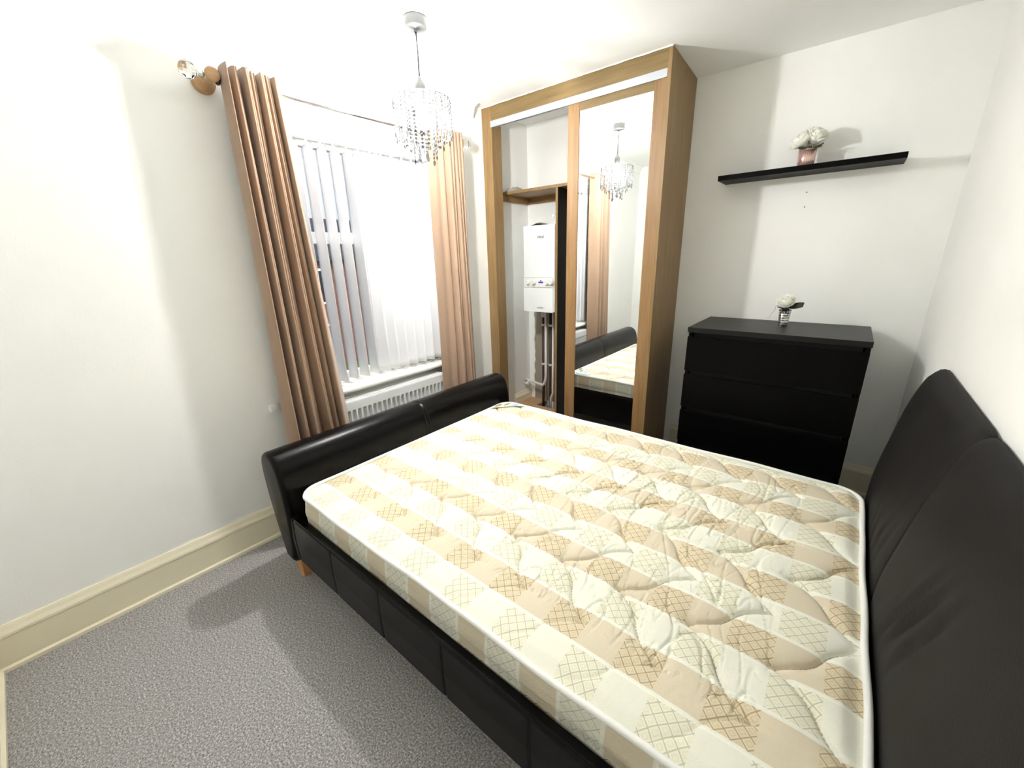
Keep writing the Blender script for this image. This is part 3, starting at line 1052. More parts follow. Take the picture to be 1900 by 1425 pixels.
def lettering(name, txt, size, centre, parent, mat, spacing=1.0):
    cu = bpy.data.curves.new(name, 'FONT')
    cu.body = txt
    cu.size = size
    cu.align_x = 'CENTER'
    cu.align_y = 'CENTER'
    cu.space_character = spacing
    cu.extrude = 0.0004
    tmp = bpy.data.objects.new('tmp_text', cu)
    COL.objects.link(tmp)
    bpy.context.view_layer.update()
    me = bpy.data.meshes.new_from_object(tmp.evaluated_get(bpy.context.evaluated_depsgraph_get()))
    bpy.data.objects.remove(tmp)
    me.name = name
    me.materials.clear()
    me.materials.append(mat)
    me.transform(Matrix.Rotation(R(90), 4, 'X'))
    o = bpy.data.objects.new(name, me)
    COL.objects.link(o)
    o.parent = parent
    o.location = Vector(centre) - parent.location
    return o


lettering('lettering', 'ideal', 0.032, (BX0 + 0.162, BY - 0.0008, 1.545), bo, M['ink'], 1.05)
lettering('lettering', 'LOGIC +', 0.017, (BX0 + 0.168, BY - 0.0088, 1.018), bo, M['ink'], 1.1)
fl_ = MB()
fl_.lathe([(0.062, 0.0), (0.066, 0.004), (0.066, 0.014), (0.058, 0.018), (0.055, 0.06), (0.050, 0.078), (0.036, 0.093), (0.012, 0.100)], (0.415, -0.13, BZ1), 'Z', 32)
fl_.tube([(0.415, -0.13, BZ1 + 0.05), (0.415, -0.06, BZ1 + 0.052), (0.415, 0.0, BZ1 + 0.052)], 0.046, 24)
fl_.build('flue_elbow', M['white_plastic'], bo, bevel=0.001)
MB().lathe([(0.013, 0.0), (0.013, -0.010), (0.009, -0.013)], (0.372, -0.170, BZ1 + 0.068), 'Y', 18).build('test_cap', M['white_plastic'], bo)
mb = MB()
mb.grid([[(0.215, -0.25, BZ1 + 0.003), (0.26, -0.24, BZ1 + 0.018), (0.345, -0.25, BZ1 + 0.003)], [(0.205, -0.18, BZ1 + 0.004), (0.25, -0.17, BZ1 + 0.026), (0.335, -0.17, BZ1 + 0.004)], [(0.215, -0.10, BZ1 + 0.003), (0.26, -0.10, BZ1 + 0.014), (0.33, -0.10, BZ1 + 0.003)]], False)
tag(mb.build('folded_sheet', M['dark_cloth'], loc=(0.27, -0.18, BZ1), solid=0.003), 'small folded dark grey sheet lying on top of the boiler', 'sheet')

# ---- pipes under the boiler
pp = thing('boiler_pipework', (0.28, -0.09, 0.05), 'bundle of copper and white pipes running down below the boiler', 'pipes')
for x, y in ((0.213, -0.085), (0.288, -0.085), (0.352, -0.085)):
    MB().tube([(x, y, BZ0), (x, y, 0.26), (x + 0.006, y - 0.012, 0.20), (x + 0.006, y - 0.012, 0.05)], 0.0125, 14).build('copper_pipe', M['copper'], pp)
MB().tube([(0.252, -0.105, BZ0), (0.252, -0.105, 0.40), (0.246, -0.105, 0.355), (0.232, -0.105, 0.322), (0.215, -0.105, 0.308), (0.12, -0.095, 0.314), (0.045, -0.075, 0.318), (0.0, -0.07, 0.320)], 0.0125, 14).build('white_waste_pipe', M['pale_pipe'], pp)
MB().tube([(0.322, -0.10, BZ0), (0.322, -0.10, 0.25), (0.300, -0.10, 0.20), (0.296, -0.10, 0.05)], 0.0105, 14).build('pale_pipe', M['pale_pipe'], pp)
MB().lathe([(0.018, 0.0), (0.020, -0.02), (0.018, -0.07), (0.013, -0.075)], (0.213, -0.085, BZ0), 'Z', 18).build('compression_nut', M['pale_pipe'], pp)
for z in (0.845, 0.500):
    cl = MB()
    for x in (0.213, 0.288, 0.352):
        cl.lathe([(0.0165, -0.009), (0.0165, 0.009)], (x, -0.085, z), 'Z', 16)
    cl.box((0.196, -0.074, z - 0.008), (0.370, -0.064, z + 0.008))
    cl.box((0.27, -0.066, z - 0.006), (0.29, 0.0, z + 0.006))
    cl.build('pipe_clip', M['pale_pipe'], pp)
vb = MB()
vb.tube([(0.005, -0.085, 0.285), (0.06, -0.085, 0.285)], 0.013, 12)
vb.lathe([(0.012, 0.0), (0.012, 0.035)], (0.045, -0.085, 0.285), 'Z', 12)
vb.build('drain_valve', M['pale_pipe'], pp)

# ================================================================== CHEST, SHELF, VASES
CX0, CX1, CY0, CY1 = 1.519, 2.319, -0.5336, -0.047
cd = thing('chest_of_drawers', ((CX0 + CX1) / 2, (CY0 + CY1) / 2, 0.0), 'black-brown chest of four wide drawers against the wall beside the headboard', 'chest of drawers')
box((CX0, CY0, 0.972), (CX1, CY1, 1.0)).build('top', M['black_top'], cd, bevel=0.0015)
box((CX0 + 0.003, CY0 + 0.022, 0.0), (CX0 + 0.022, CY1, 0.972)).build('side_panel', M['black_wood_v'], cd)
box((CX1 - 0.022, CY0 + 0.022, 0.0), (CX1 - 0.003, CY1, 0.972)).build('side_panel', M['black_wood_v'], cd)
box((CX0 + 0.022, CY1 - 0.008, 0.03), (CX1 - 0.022, CY1 - 0.002, 0.972)).build('back_panel', M['void'], cd)
box((CX0 + 0.022, CY0 + 0.05, 0.0), (CX1 - 0.022, CY0 + 0.068, 0.075)).build('plinth', M['black_wood'], cd)
for z1 in (0.946, 0.724, 0.502, 0.280):
    z0 = z1 - 0.198
    d = box((CX0 + 0.003, CY0 + 0.002, z0), (CX1 - 0.003, CY0 + 0.021, z1)).build('drawer', M['black_wood'], cd, bevel=0.001)
    box((CX0 + 0.03, CY0 + 0.030, z1 - 0.03), (CX1 - 0.03, CY0 + 0.045, z1 + 0.024)).build('finger_recess', M['void'], d)
    box((CX0 + 0.03, CY0 + 0.021, z0 + 0.02), (CX1 - 0.03, CY0 + 0.40, z0 + 0.032)).build('drawer_bottom', M['void'], d)

SX0, SX1, SZ0, SZ1 = 1.5014, 2.2966, 1.790, 1.8165
tag(box((SX0, -0.19, SZ0), (SX1, 0.0, SZ1)).build('floating_shelf', M['black_wood'], loc=((SX0 + SX1) / 2, -0.095, SZ0), bevel=0.001),
    'thin black floating shelf on the wall above the chest of drawers', 'shelf')


def petal(mb, base, out, up, length, width, cup, curl):
    """one cupped petal: grid from its base outward"""
    out, up = Vector(out).normalized(), Vector(up).normalized()
    side = out.cross(up).normalized()
    rows = []
    for i in range(6):
        t = i / 5
        w = width * math.sin(PI * min(0.90, 0.14 + 0.66 * t)) ** 0.8
        cpos = Vector(base) + out * length * (math.sin(t * cup) / max(cup, 0.1)) + up * length * (1 - math.cos(t * cup)) / max(cup, 0.1)
        rows.append([tuple(cpos + side * w * s + up * (abs(s) ** 2) * w * 0.45 + up * curl * math.sin(7 * s + 5 * t + length * 900) * t) for s in (-1, -0.5, 0, 0.5, 1)])
    mb.grid(rows, True)


def peony(name, c, r, tilt, parent):
    mb = MB()
    rot = Matrix.Rotation(tilt[0], 3, 'X') @ Matrix.Rotation(tilt[1], 3, 'Y')
    for ring, (n, el, ln, wd_) in enumerate(((10, 0.0, 1.15, 0.60), (9, 0.35, 1.12, 0.60), (8, 0.70, 1.08, 0.56), (7, 1.0, 0.98, 0.50), (6, 1.25, 0.86, 0.42))):
        for k in range(n):
            a = 2 * PI * (k + 0.37 * ring) / n + random.uniform(-0.12, 0.12)
            e = el + random.uniform(-0.08, 0.08)
            out = Vector((math.cos(a) * math.cos(e), math.sin(a) * math.cos(e), math.sin(e)))
            up = Vector((-math.cos(a) * math.sin(e), -math.sin(a) * math.sin(e), math.cos(e)))
            base = Vector((0, 0, -0.45 * r))
            petal(mb, tuple(Vector(c) + rot @ base), rot @ out, rot @ up, r * ln * random.uniform(0.92, 1.08), r * wd_, 1.05, r * 0.05)
    mb.sphere(tuple(Vector(c) + rot @ Vector((0, 0, -0.25 * r))), r * 0.42, 12, 8)
    return mb.build(name, M['petal'], parent, solid=0.0008)


# vase on the shelf: pink mosaic tumbler with two ivory peonies
va = thing('flower_vase', (1.902, -0.10, SZ1), 'pink mosaic tumbler of large ivory peonies on the black floating shelf', 'vase')
random.seed(21)
MB().lathe([(0.034, 0.0), (0.0375, 0.002), (0.040, 0.084), (0.037, 0.084), (0.0345, 0.006), (0.001, 0.005)], (1.902, -0.10, SZ1), 'Z', 36).build('tumbler', M['pink_glass'], va)
peony('flower_head', (1.868, -0.118, 1.940), 0.054, (0.45, -0.6), va)
peony('flower_head', (1.930, -0.110, 1.955), 0.056, (0.45, 0.35), va)
peony('flower_head', (1.905, -0.060, 1.935), 0.046, (-0.4, 0.05), va)
lf = MB()
for a, ln, dz in ((-2.6, 0.050, 0.05), (-2.1, 0.055, -0.25), (-1.5, 0.05, -0.8), (-0.9, 0.055, -0.75), (-0.4, 0.055, -0.3), (0.1, 0.050, 0.05), (0.8, 0.05, 0), (1.7, 0.05, 0), (2.6, 0.05, 0.1)):
    o_ = Vector((math.cos(a), math.sin(a), dz))
    petal(lf, (1.902 + 0.015 * math.cos(a), -0.10 + 0.015 * math.sin(a), SZ1 + 0.088), o_, (0, 0, 1), ln, 0.011, 0.5, 0.002)
lf.build('leaves', M['sepal'], va, solid=0.0008)
stm = MB()
for x, y in ((1.885, -0.11), (1.915, -0.105), (1.905, -0.085)):
    stm.tube([(1.902, -0.10, SZ1 + 0.008), (x, y, SZ1 + 0.10)], 0.003, 8)
stm.build('stems', M['leaf'], va)

# vase on the chest: small silvered glass with one ivory rose
vb_ = thing('flower_glass', (1.942, -0.272, 1.0), 'small silver-banded glass with one ivory rose on the chest of drawers', 'vase')
MB().lathe([(0.020, 0.0), (0.0215, 0.002), (0.0225, 0.012), (0.0295, 0.094), (0.0275, 0.094), (0.0205, 0.014), (0.001, 0.012)], (1.942, -0.272, 1.0), 'Z', 36).build('glass', M['silver_glass'], vb_)
random.seed(5)
peony('flower_head', (1.940, -0.276, 1.134), 0.046, (0.65, -0.1), vb_)
lf = MB()
petal(lf, (1.955, -0.280, 1.108), (1.0, -0.2, 0.10), (0.25, -0.75, 0.7), 0.066, 0.021, 0.4, 0.001)
petal(lf, (1.945, -0.285, 1.098), (-0.7, -0.6, 0.02), (0, 0, 1), 0.045, 0.014, 0.4, 0.001)
petal(lf, (1.945, -0.285, 1.098), (0.35, -0.9, -0.05), (0, 0, 1), 0.036, 0.014, 0.4, 0.001)
petal(lf, (1.945, -0.26, 1.098), (0.2, 0.9, 0.05), (0, 0, 1), 0.040, 0.014, 0.4, 0.001)
lf.build('leaves', M['leaf'], vb_, solid=0.0008)
MB().tube([(1.942, -0.272, 1.014), (1.941, -0.272, 1.115)], 0.003, 8).build('stem', M['leaf'], vb_)
sg = catmull([(1.922, -0.290, 1.112), (1.905, -0.295, 1.118), (1.897, -0.297, 1.105), (1.899, -0.298, 1.092), (1.890, -0.30, 1.082), (1.882, -0.30, 1.066), (1.876, -0.30, 1.048), (1.866, -0.30, 1.047)], 6)
MB().tube(sg, 0.0008, 5).build('loose_string', M['string'], vb_)

# ================================================================== PENDANT LAMP
LX, LY = 0.5455, -1.525
pl = thing('pendant_lamp', (LX, LY, H), 'lit crystal-bead pendant lamp hanging from the ceiling in front of the window', 'pendant lamp')
MB().lathe([(0.049, 0.0), (0.050, -0.003), (0.049, -0.034), (0.045, -0.039), (0.008, -0.040), (0.007, -0.050)], (LX, LY, H), 'Z', 40).build('ceiling_rose', M['rose_plastic'], pl)
MB().tube([(LX, LY, H - 0.045), (LX + 0.001, LY + 0.001, 2.27), (LX, LY, 2.175)], 0.0032, 10).build('cord', M['cord_grey'], pl)
MB().lathe([(0.005, 0.062), (0.008, 0.052), (0.020, 0.034), (0.023, 0.024), (0.023, 0.0), (0.019, -0.03), (0.016, -0.05)], (LX, LY, 2.12), 'Z', 24).build('lamp_holder', M['rose_plastic'], pl)
MB().lathe([(0.014, 0.0), (0.018, -0.02), (0.030, -0.045), (0.034, -0.062), (0.030, -0.080), (0.016, -0.094), (0.002, -0.098)], (LX, LY, 2.072), 'Z', 20).build('bulb', M['bulb'], pl)
fm = MB()
for r, z in ((0.128, 2.092), (0.092, 2.098), (0.052, 2.102)):
    fm.tube([(LX + r * math.cos(2 * PI * k / 40), LY + r * math.sin(2 * PI * k / 40), z) for k in range(41)], 0.0022, 6, caps=False)
for k in range(3):
    a = 2 * PI * k / 3 + 0.4
    fm.tube([(LX + 0.016 * math.cos(a), LY + 0.016 * math.sin(a), 2.118), (LX + 0.13 * math.cos(a), LY + 0.13 * math.sin(a), 2.093)], 0.002, 6)
fm.build('shade_frame', M['chrome'], pl)


def strand(x, y, z_top, n, ang, parent):
    mb = MB()
    z = z_top
    ca, sa = math.cos(ang), math.sin(ang)
    for i in range(n):
        last = i == n - 1
        r = 0.0088 if last else 0.0066
        hh = 0.0125 if last else 0.0068
        zc = z - hh
        ring = []
        for k in range(8):
            a = 2 * PI * k / 8 + PI / 8
            u, w = r * math.cos(a), hh * math.sin(a)
            ring.append(mb.vert((x - sa * u, y + ca * u, zc + w)))
        t = 0.0042
        f0 = mb.vert((x + ca * t, y + sa * t, zc))
        f1 = mb.vert((x - ca * t, y - sa * t, zc))
        for k in range(8):
            mb.face((ring[k], ring[(k + 1) % 8], f0))
            mb.face((ring[(k + 1) % 8], ring[k], f1))
        z = zc - hh - 0.0026
    for i in range(n):
        zz_ = z_top - i * (0.0136 + 0.0026)
        mb.box((x - 0.0011, y - 0.0011, zz_ - 0.0012), (x + 0.0011, y + 0.0011, zz_ + 0.0030), 1)
    mb.build('bead_strand', [M['crystal'], M['link_wire']], parent, fix=False)


random.seed(2)
for k in range(30):
    a = 2 * PI * k / 30
    strand(LX + 0.128 * math.cos(a), LY + 0.128 * math.sin(a), 2.090, 9 + (k % 3 == 0), a, pl)
for k in range(18):
    a = 2 * PI * k / 18 + 0.1
    strand(LX + 0.092 * math.cos(a), LY + 0.092 * math.sin(a), 2.096, 11 + (k % 2), a, pl)
for k in range(9):
    a = 2 * PI * k / 9 + 0.2
    strand(LX + 0.052 * math.cos(a), LY + 0.052 * math.sin(a), 2.100, 14 + (k % 3), a, pl)

# ================================================================== BED
BY0, BY1 = -2.385, -0.885
bed = thing('sleigh_bed', (1.4, (BY0 + BY1) / 2, 0.0), 'black leather sleigh bed with rolled footboard and tall curved headboard', 'bed')


def slab_profile(front, back):
    return front + back[::-1]


# footboard: leans towards the window, padded and rounded along the top
def sweep(prof, ys, seam_ys, pinch=0.004, wr=None, endround=0.02):
    """closed x-z profile swept along y with soft rounded ends and seam creases"""
    cx = sum(p[0] for p in prof) / len(prof)
    cz = sum(p[1] for p in prof) / len(prof)
    rows = []
    ya, yb = ys[0], ys[-1]
    nn = len(prof)
    # outward normals in the profile plane
    nor = []
    for i in range(nn):
        a, b = prof[(i - 1) % nn], prof[(i + 1) % nn]
        tx, tz = b[0] - a[0], b[1] - a[1]
        l = math.hypot(tx, tz) or 1
        nor.append((tz / l, -tx / l))
    area = sum(prof[i][0] * prof[(i + 1) % nn][1] - prof[(i + 1) % nn][0] * prof[i][1] for i in range(nn))
    sg_ = 1 if area > 0 else -1
    for y in ys:
        e = min(y - ya, yb - y)
        sh = 0.0
        if e < endround:
            sh = endround * (1 - math.sqrt(max(0, 1 - (1 - e / endround) ** 2)))
        for s in seam_ys:
            d = abs(y - s)
            sh += pinch * math.exp(-(d / 0.006) ** 2) + pinch * 0.6 * math.exp(-(d / 0.03) ** 2)
        row = []
        for i, p in enumerate(prof):
            w = wr(p[0], y, p[1]) if wr else 0.0
            k = sh - w
            row.append((p[0] - sg_ * nor[i][0] * k, y, p[1] - sg_ * nor[i][1] * k))
        rows.append(row)
    mb = MB()
    idx = mb.grid(rows, True, closed_u=True)
    mb.face(idx[0][::-1], True)
    mb.face(idx[-1], True)
    return mb


def yrange(a, b, n, extra, fine=0.02):
    s = set(a + (b - a) * k / n for k in range(n + 1))
    for k in range(9):
        s.add(a + fine * k / 8)
        s.add(b - fine * k / 8)
    for e in extra:
        for d in (-0.03, -0.02, -0.012, -0.008, -0.004, -0.002, 0, 0.002, 0.004, 0.008, 0.012, 0.02, 0.03):
            s.add(e + d)
    out = []
    for v in sorted(s):
        if not out or v - out[-1] > 0.0008:
            out.append(v)
    return out


fp = catmull([(0.440, 0.104), (0.466, 0.20), (0.478, 0.32), (0.478, 0.42), (0.470, 0.52), (0.450, 0.588), (0.412, 0.625), (0.362, 0.633), (0.312, 0.612), (0.288, 0.565), (0.284, 0.50),
              (0.292, 0.40), (0.312, 0.28), (0.334, 0.18), (0.352, 0.118), (0.370, 0.102), (0.410, 0.098)], 3)
FS = [-1.600]
sweep(fp, yrange(BY0 - 0.015, BY1 + 0.010, 40, FS), FS, 0.0035, endround=0.022).build('footboard', M['leather'], bed)
# the double stitched seam
for dy in (-0.013, 0.013):
    ft = bpy.data.objects['footboard']
    pts = [(p[0] + (0.001 if p[0] > 0.38 else 0), -1.600 + dy, p[1] + 0.0005) for p in fp if p[0] > 0.30 and p[1] > 0.3][0:28]
    MB().tube(pts, 0.0011, 5).build('seam_stitch', M['thread'], ft)

# headboard: upright pad curving back to the wall at the top
hp = catmull([(2.398, 0.100), (2.395, 0.25), (2.389, 0.36), (2.387, 0.45), (2.391, 0.54), (2.408, 0.668), (2.432, 0.815), (2.456, 0.915), (2.474, 0.962), (2.496, 0.984), (2.511, 0.984),
              (2.517, 0.965), (2.518, 0.80), (2.518, 0.5), (2.515, 0.2), (2.512, 0.095), (2.45, 0.085)], 3)
HS = [-1.575]


def wrinkle(x, y, z):
    if x > 2.47:
        return 0.0
    w = 0.0
    for (y0, z0, ang, ln, amp) in ((-1.84, 0.62, 1.13, 0.17, 0.0055), (-1.905, 0.66, 1.15, 0.13, 0.006), (-1.975, 0.66, 1.18, 0.14, 0.005), (-1.78, 0.56, 1.1, 0.10, 0.003),
                                   (-1.20, 0.47, 2.2, 0.10, 0.0030), (-1.26, 0.52, 1.9, 0.10, 0.0028), (-1.325, 0.55, 1.5, 0.11, 0.0030), (-1.42, 0.60, 1.35, 0.12, 0.0028), (-1.50, 0.63, 1.3, 0.13, 0.0026)):
        dy, dz = y - y0, z - z0
        a = dy * -math.cos(ang) + dz * math.sin(ang)
        c = dy * math.sin(ang) + dz * math.cos(ang)
        w -= amp * math.exp(-(c / 0.011) ** 2) * math.exp(-(a / ln) ** 4)
        w += amp * 0.7 * math.exp(-((c - 0.022) / 0.014) ** 2) * math.exp(-(a / ln) ** 4)
    return w + 0.006 * noise.noise((y * 3.2, z * 3.0, 1.3))


hp2 = []
for i in range(len(hp)):
    a, b = hp[i], hp[(i + 1) % len(hp)]
    d = math.hypot(a[0] - b[0], a[1] - b[1])
    m_ = max(1, int(d / 0.018)) if a[0] < 2.5 else 1
    hp2 += [(a[0] + (b[0] - a[0]) * k / m_, a[1] + (b[1] - a[1]) * k / m_) for k in range(m_)]
sweep(hp2, yrange(BY0 - 0.015, BY1 + 0.012, 140, HS), HS, 0.0065, wrinkle, 0.022).build('headboard', M['leather_matt'], bed)

# side rails with panel seams
for nm, ya, yb in (('side_rail', -2.391, -2.358), ('side_rail', -0.919, -0.886)):
    near = ya < -2
    out_ = ya if near else yb
    inn = yb if near else ya
    s = -1 if near else 1
    prof = [(inn, 0.135), (out_ - s * 0.010, 0.132), (out_, 0.142), (out_ + s * 0.003, 0.24), (out_, 0.345), (out_ - s * 0.006, 0.354), (inn, 0.354)]
    xs = [0.47 + (2.40 - 0.47) * k / 96 for k in range(97)]
    sx = [0.815 - 0.317 + 0.317 * k for k in range(7)]
    for q in sx:
        xs += [q - 0.006, q - 0.003, q, q + 0.003, q + 0.006]
    xs = sorted(x for x in set(xs) if 0.47 <= x <= 2.40)
    rows = []
    for x in xs:
        k = sum(0.004 * math.exp(-((x - q) / 0.004) ** 2) for q in sx)
        b = 0.0015 * noise.noise((x * 5, s, 0.4))
        rows.append([(x, p[0] - (s * k if i in (1, 2, 3, 4, 5) else 0) + (s * b if i == 3 else 0), p[1] - (k * 0.5 if i == 5 else 0)) for i, p in enumerate(prof)])
    mb = MB()
    idx = mb.grid(rows, False, closed_u=True)
    mb.face(idx[0][::-1]); mb.face(idx[-1])
    mb.build('side_rail', M['leather_rail'], bed, bevel=0.003)
    # raised welt along the top edge
    MB().tube([(x, out_ - s * 0.007, 0.357) for x in (0.475, 1.0, 1.6, 2.385)], 0.005, 8).build('rail_welt', M['leather_rail'], bed)
sl = MB()
for k in range(13):
    x = 0.56 + k * 0.145
    sl.box((x - 0.03, -2.350, 0.262), (x + 0.03, -0.925, 0.276))
sl.box((0.47, -2.350, 0.20), (2.39, -2.325, 0.262))
sl.box((0.47, -0.950, 0.20), (2.39, -0.925, 0.262))
sl.build('slatted_base', M['leg_wood'], bed)
for lx in (0.378, 2.43):
    for ly in (-2.375, -0.945):
        lg = MB()
        a = 0.064
        lg.hexa([(lx + 0.004, ly + 0.004, 0), (lx + a - 0.004, ly + 0.004, 0), (lx + a - 0.004, ly + a - 0.004, 0), (lx + 0.004, ly + a - 0.004, 0),
                 (lx, ly, 0.132), (lx + a, ly, 0.132), (lx + a, ly + a, 0.132), (lx, ly + a, 0.132)])
        lg.build('leg', M['leg_wood'], bed, bevel=0.003)

# ================================================================== MATTRESS
mt = thing('mattress', (0.0, 0.0, 0.277), 'cream and beige striped quilted mattress lying on the bed', 'mattress')
MX0, MX1, MY0, MY1 = 0.492, 2.366, -2.342, -0.936
MZ0, MZ1, CR = 0.278, 0.462, 0.085
mcx, mcy = (MX0 + MX1) / 2, (MY0 + MY1) / 2
ha, hb_ = (MX1 - MX0) / 2, (MY1 - MY0) / 2


def rounded(x, y):
    """square grid point -> rounded rectangle"""
    u, v = x - mcx, y - mcy
    su, sv = (1 if u > 0 else -1), (1 if v > 0 else -1)
    au, av = abs(u), abs(v)
    s, t = (au - (ha - CR)) / CR, (av - (hb_ - CR)) / CR
    if s > 0 and t > 0:
        s2, t2 = s * math.sqrt(1 - t * t / 2), t * math.sqrt(1 - s * s / 2)
        au, av = ha - CR + CR * s2, hb_ - CR + CR * t2
    return mcx + su * au, mcy + sv * av


def quilt(x, y):
    """height of the quilted top: stitched fish-scale lines, puffed cells, crosswise creases"""
    P, Q = 0.198, 0.3455
    ty = (y + 1.648) / Q
    ty = abs(ty - round(ty)) * 2              # 0 at a row of cusps, 1 half way between
    gx = 0.178 * (ty + 0.085 * math.sin(2 * PI * ty))
    u = (x - 2.003 - gx) / P
    d = abs(u - round(u)) * P
    slope = 0.178 * (1 + 0.085 * 2 * PI * math.cos(2 * PI * ty)) * 2 / Q
    dn = d / math.sqrt(1 + slope * slope)
    h = 0.0125 * (1 - math.exp(-dn / 0.016)) - 0.0075 * math.exp(-(dn / 0.0042) ** 2)
    # creases running across the mattress where the cover has slackened
    wy = y * 3.6 + 0.9 * noise.noise((x * 3.0, y * 3.0, 5.0))
    n = noise.noise((x * 17.0 + 0.55 * math.sin(y * 7.0), wy, 0.7))
    n2 = noise.noise((x * 30.0 + 0.4 * math.sin(y * 9.0), y * 6.0, 3.9))
    am = 0.55 + 0.45 * noise.noise((x * 2.3, y * 2.3, 8.0))
    cr = max(0.0, 1 - abs(n) / 0.065)
    cr2 = max(0.0, 1 - abs(n2) / 0.08)
    soft = noise.noise((x * 11.0, y * 4.0, 2.2))
    flat = 1.0
    if x > 2.16:
        flat = max(0.0, 1 - (x - 2.16) / 0.05)
    h -= (0.0115 * cr * cr * am + 0.0065 * cr2 * cr2 * am) * flat
    h += (0.0040 * soft) * (0.35 + 0.65 * flat)
    # pulled tuft where two scales meet
    yc = (y + 1.648) / Q
    dy = abs(yc - round(yc)) * Q
    ux = (x - 2.003) / P
    dx = abs(ux - round(ux)) * P
    h -= 0.006 * math.exp(-(dx * dx + dy * dy * 0.6) / 0.0005)
    # a fold pulled straight across between neighbouring cusps
    h -= 0.003 * math.exp(-(abs(dx - 0.004 * math.sin(y * 40)) / 0.005) ** 2) * flat * (0.5 + 0.5 * noise.noise((round(ux) * 3.3, y * 6, 1)))
    return h


NX, NY = 520, 390
mb = MB()
rows = []
for j in range(NY + 1):
    y = MY0 + (MY1 - MY0) * j / NY
    row = []
    for i in range(NX + 1):
        x = MX0 + (MX1 - MX0) * i / NX
        rx_, ry_ = rounded(x, y)
        e = min(x - MX0, MX1 - x, y - MY0, MY1 - y)
        k = min(1.0, e / 0.045)
        k = k * k * (3 - 2 * k)
        px = rx_
        h = quilt(px, ry_) if k > 0 else 0
        if ry_ < -2.165:                        # plain border beyond the last stitched row
            q_ = min(1.0, (-2.165 - ry_) / 0.02)
            h = h * (1 - q_) + q_ * (0.010 + 0.5 * (h - 0.010) * 0.5)
        row.append((rx_, ry_, MZ1 - 0.008 + k * (h + 0.002)))
    rows.append(row)
idx = mb.grid(rows, True, 0)
# side wall from the perimeter loop
loop = [idx[0][i] for i in range(NX)] + [idx[j][NX] for j in range(NY)] + [idx[NY][i] for i in range(NX, 0, -1)] + [idx[j][0] for j in range(NY, 0, -1)]
prev = loop
NS = 16
for s in range(1, NS + 1):
    t = s / NS
    z = (MZ1 - 0.008) + (MZ0 - (MZ1 - 0.008)) * t
    bul = 0.012 * math.sin(PI * t) ** 0.6 - 0.006 * (math.exp(-((t - 0.5) / 0.04) ** 2))
    if t >= 0.999:
        bul = -0.012
    cur = []
    for vi in loop:
        p = mb.v[vi]
        dx, dy = p[0] - mcx, p[1] - mcy
        ux = max(0.0, abs(dx) - (ha - CR)) * (1 if dx > 0 else -1)
        uy = max(0.0, abs(dy) - (hb_ - CR)) * (1 if dy > 0 else -1)
        l = math.hypot(ux, uy) or 1
        w = bul + 0.004 * noise.noise((p[0] * 5, p[1] * 5, z * 26)) * math.sin(PI * t)
        cur.append(mb.vert((p[0] + ux / l * w, p[1] + uy / l * w, z)))
    n = len(loop)
    for k in range(n):
        mb.face((prev[k], prev[(k + 1) % n], cur[(k + 1) % n], cur[k]), True, 1)
    prev = cur
mb.face(prev, False, 1)
# object coordinates must equal room coordinates in x, y for the ticking: the thing's origin sits at x = y = 0
body = mb.build('ticking_body', [M['tick_top'], M['tick_side_shaded']], mt, loc=(0, 0, 0))


def ring_pts(off, z, wob):
    out = []
    for vi in loop[::3]:
        p = mb.v[vi]
        dx, dy = p[0] - mcx, p[1] - mcy
        ux = max(0.0, abs(dx) - (ha - CR)) * (1 if dx > 0 else -1)
        uy = max(0.0, abs(dy) - (hb_ - CR)) * (1 if dy > 0 else -1)
        l = math.hypot(ux, uy) or 1
        w = off + wob * noise.noise((p[0] * 4, p[1] * 4, 6.0))
        out.append((p[0] + ux / l * w, p[1] + uy / l * w, z + wob * 0.8 * noise.noise((p[0] * 3.3, p[1] * 3.3, 1.0))))
    out.append(out[0])
    return out


MB().tube(ring_pts(0.003, MZ1 - 0.006, 0.006), 0.0085, 8, caps=False).build('top_piping', M['piping'], mt)
MB().tube(ring_pts(-0.004, MZ0 + 0.012, 0.003), 0.0075, 8, caps=False).build('bottom_piping', M['piping'], mt)
# printed label in the far corner by the footboard
lb = MB()
nl = 12
rows = []
for i in range(nl + 1):
    row = []
    for j in range(nl + 1):
        u, v = i / nl, j / nl
        x, y = 0.500 + 0.150 * u, -0.944 - 0.150 * v
        if u + v > 1.2:
            k = 1.2 / (u + v)
            x, y = 0.500 + 0.150 * u * k, -0.944 - 0.150 * v * k
        x, y = rounded(x, y)
        row.append((x, y, MZ1 + 0.0105 - 0.010 * max(0, 1 - min(x - MX0, MY1 - y) / 0.05)))
    rows.append(row)
lb.grid(rows, True)
lo = lb.build('corner_label', M['label_cyan'], mt, solid=0.001)
lo['label'] = 'printed corner label with gold leaf'


def leafshape(pts, w, z):
    m_ = MB()
    a, b = Vector(pts[0]), Vector(pts[1])
    d = b - a
    s = Vector((-d.y, d.x)).normalized()
    r0 = [tuple(a + d * (k / 10) + s * w * math.sin(PI * k / 10)) + (z,) for k in range(11)]
    r1 = [tuple(a + d * (k / 10) - s * w * math.sin(PI * k / 10)) + (z,) for k in range(11)]
    m_.grid([r0, r1], False)
    return m_


leafshape(((0.515, -1.088), (0.528, -1.018)), 0.013, MZ1 + 0.0118).build('gold_leaf', M['label_gold'], lo, solid=0.0006)
leafshape(((0.555, -1.042), (0.560, -0.972)), 0.011, MZ1 + 0.0118).build('gold_leaf', M['label_gold'], lo, solid=0.0006)
leafshape(((0.590, -1.005), (0.625, -0.968)), 0.003, MZ1 + 0.0118).build('navy_stroke', M['label_navy'], lo, solid=0.0006)

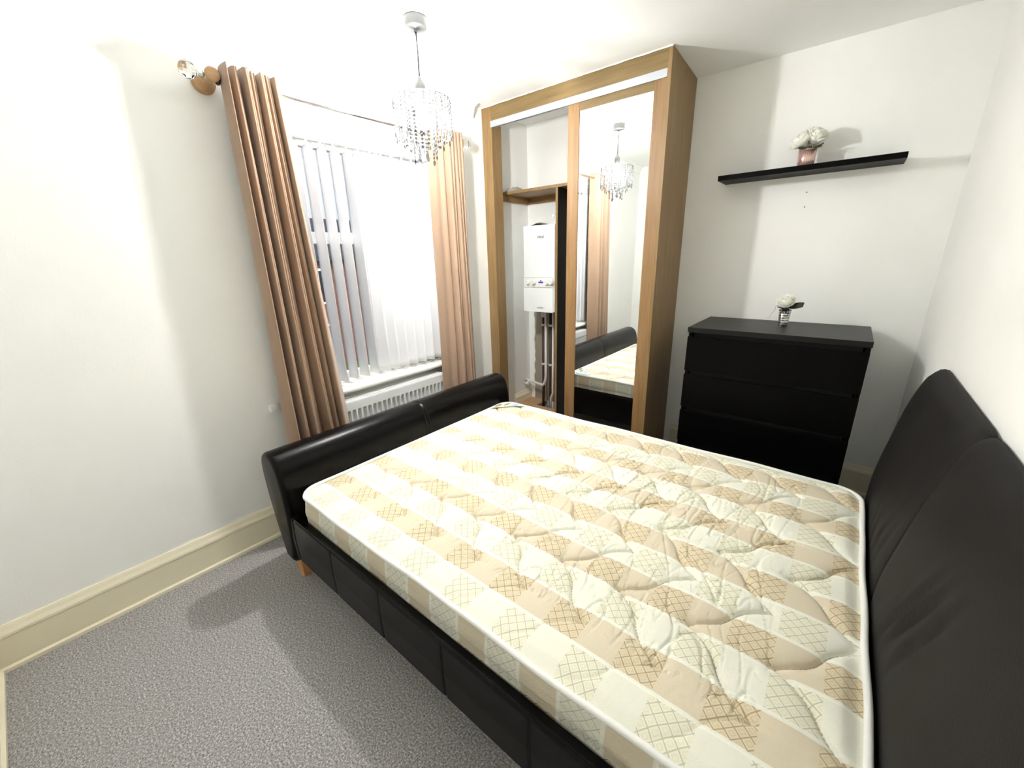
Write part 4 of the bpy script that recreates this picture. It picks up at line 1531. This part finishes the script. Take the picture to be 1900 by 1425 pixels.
# ================================================================== OUTSIDE THE WINDOW (seen through the blind's gaps)
GZ = -2.8
tag(box((-30, -25, GZ - 0.1), (-0.5, 25, GZ)).build('street_ground', M['asphalt'], loc=(-10, 0, GZ)), 'grey asphalt street outside below the window', 'street')
bpy.data.objects['street_ground']['kind'] = 'structure'
ho = thing('brick_house', (-13.0, 6.0, GZ), 'red brick terraced house across the street, seen between the blind vanes', 'house')
box((-16.0, -2.0, GZ), (-12.0, 16.0, 1.5)).build('brick_wall', M['brick'], ho)
rf = MB()
rf.extrude([(-16.3, 1.45), (-11.7, 1.45), (-11.7, 1.6), (-14.0, 3.0), (-16.3, 1.6)], 'Y', -2.2, 16.2)
rf.build('roof', M['slate'], ho)
for y in (0.2, 3.2, 6.2, 9.2, 12.2):
    for z in (-1.9, 0.0):
        w = box((-12.0, y, z), (-11.94, y + 1.1, z + 1.2)).build('window', M['upvc'], ho)
        box((-11.945, y + 0.08, z + 0.08), (-11.93, y + 1.02, z + 1.12)).build('pane', M['dark_window'], w)
for y in (1.9, 7.9):
    box((-12.0, y, GZ), (-11.94, y + 0.9, GZ + 2.0)).build('door', M['door_paint'], ho)
hd = MB()
rows = []
for i in range(61):
    y = -3 + 18 * i / 60
    row = []
    for a in (0, 0.25, 0.5, 0.75, 1.0, 1.25, 1.5, 1.75, 2.0):
        t = a / 2 * PI
        r = 0.55 + 0.14 * noise.noise((y * 1.9, a * 2.0, 4.0))
        row.append((-9.2 + r * math.cos(t), y, GZ + 1.25 * abs(math.sin(t)) ** 0.4 * (1 + 0.10 * noise.noise((y * 2.3, a * 3, 1.0)))))
    rows.append(row)
hd.grid(rows, False)
tag(hd.build('garden_hedge', M['hedge'], loc=(-9.2, 6, GZ)), 'clipped green hedge across the street in front of the brick house', 'hedge')
fe = thing('iron_railing', (-6.5, 5.0, GZ), 'black iron railing along the street outside the window', 'railing')
fm = MB()
for z in (0.25, 1.05):
    fm.box((-6.52, -2.0, GZ + z), (-6.48, 12.0, GZ + z + 0.04))
for k in range(94):
    y = -1.95 + k * 0.148
    fm.box((-6.512, y - 0.012, GZ), (-6.488, y + 0.012, GZ + 1.2))
fm.build('railing_panel', M['iron'], fe)
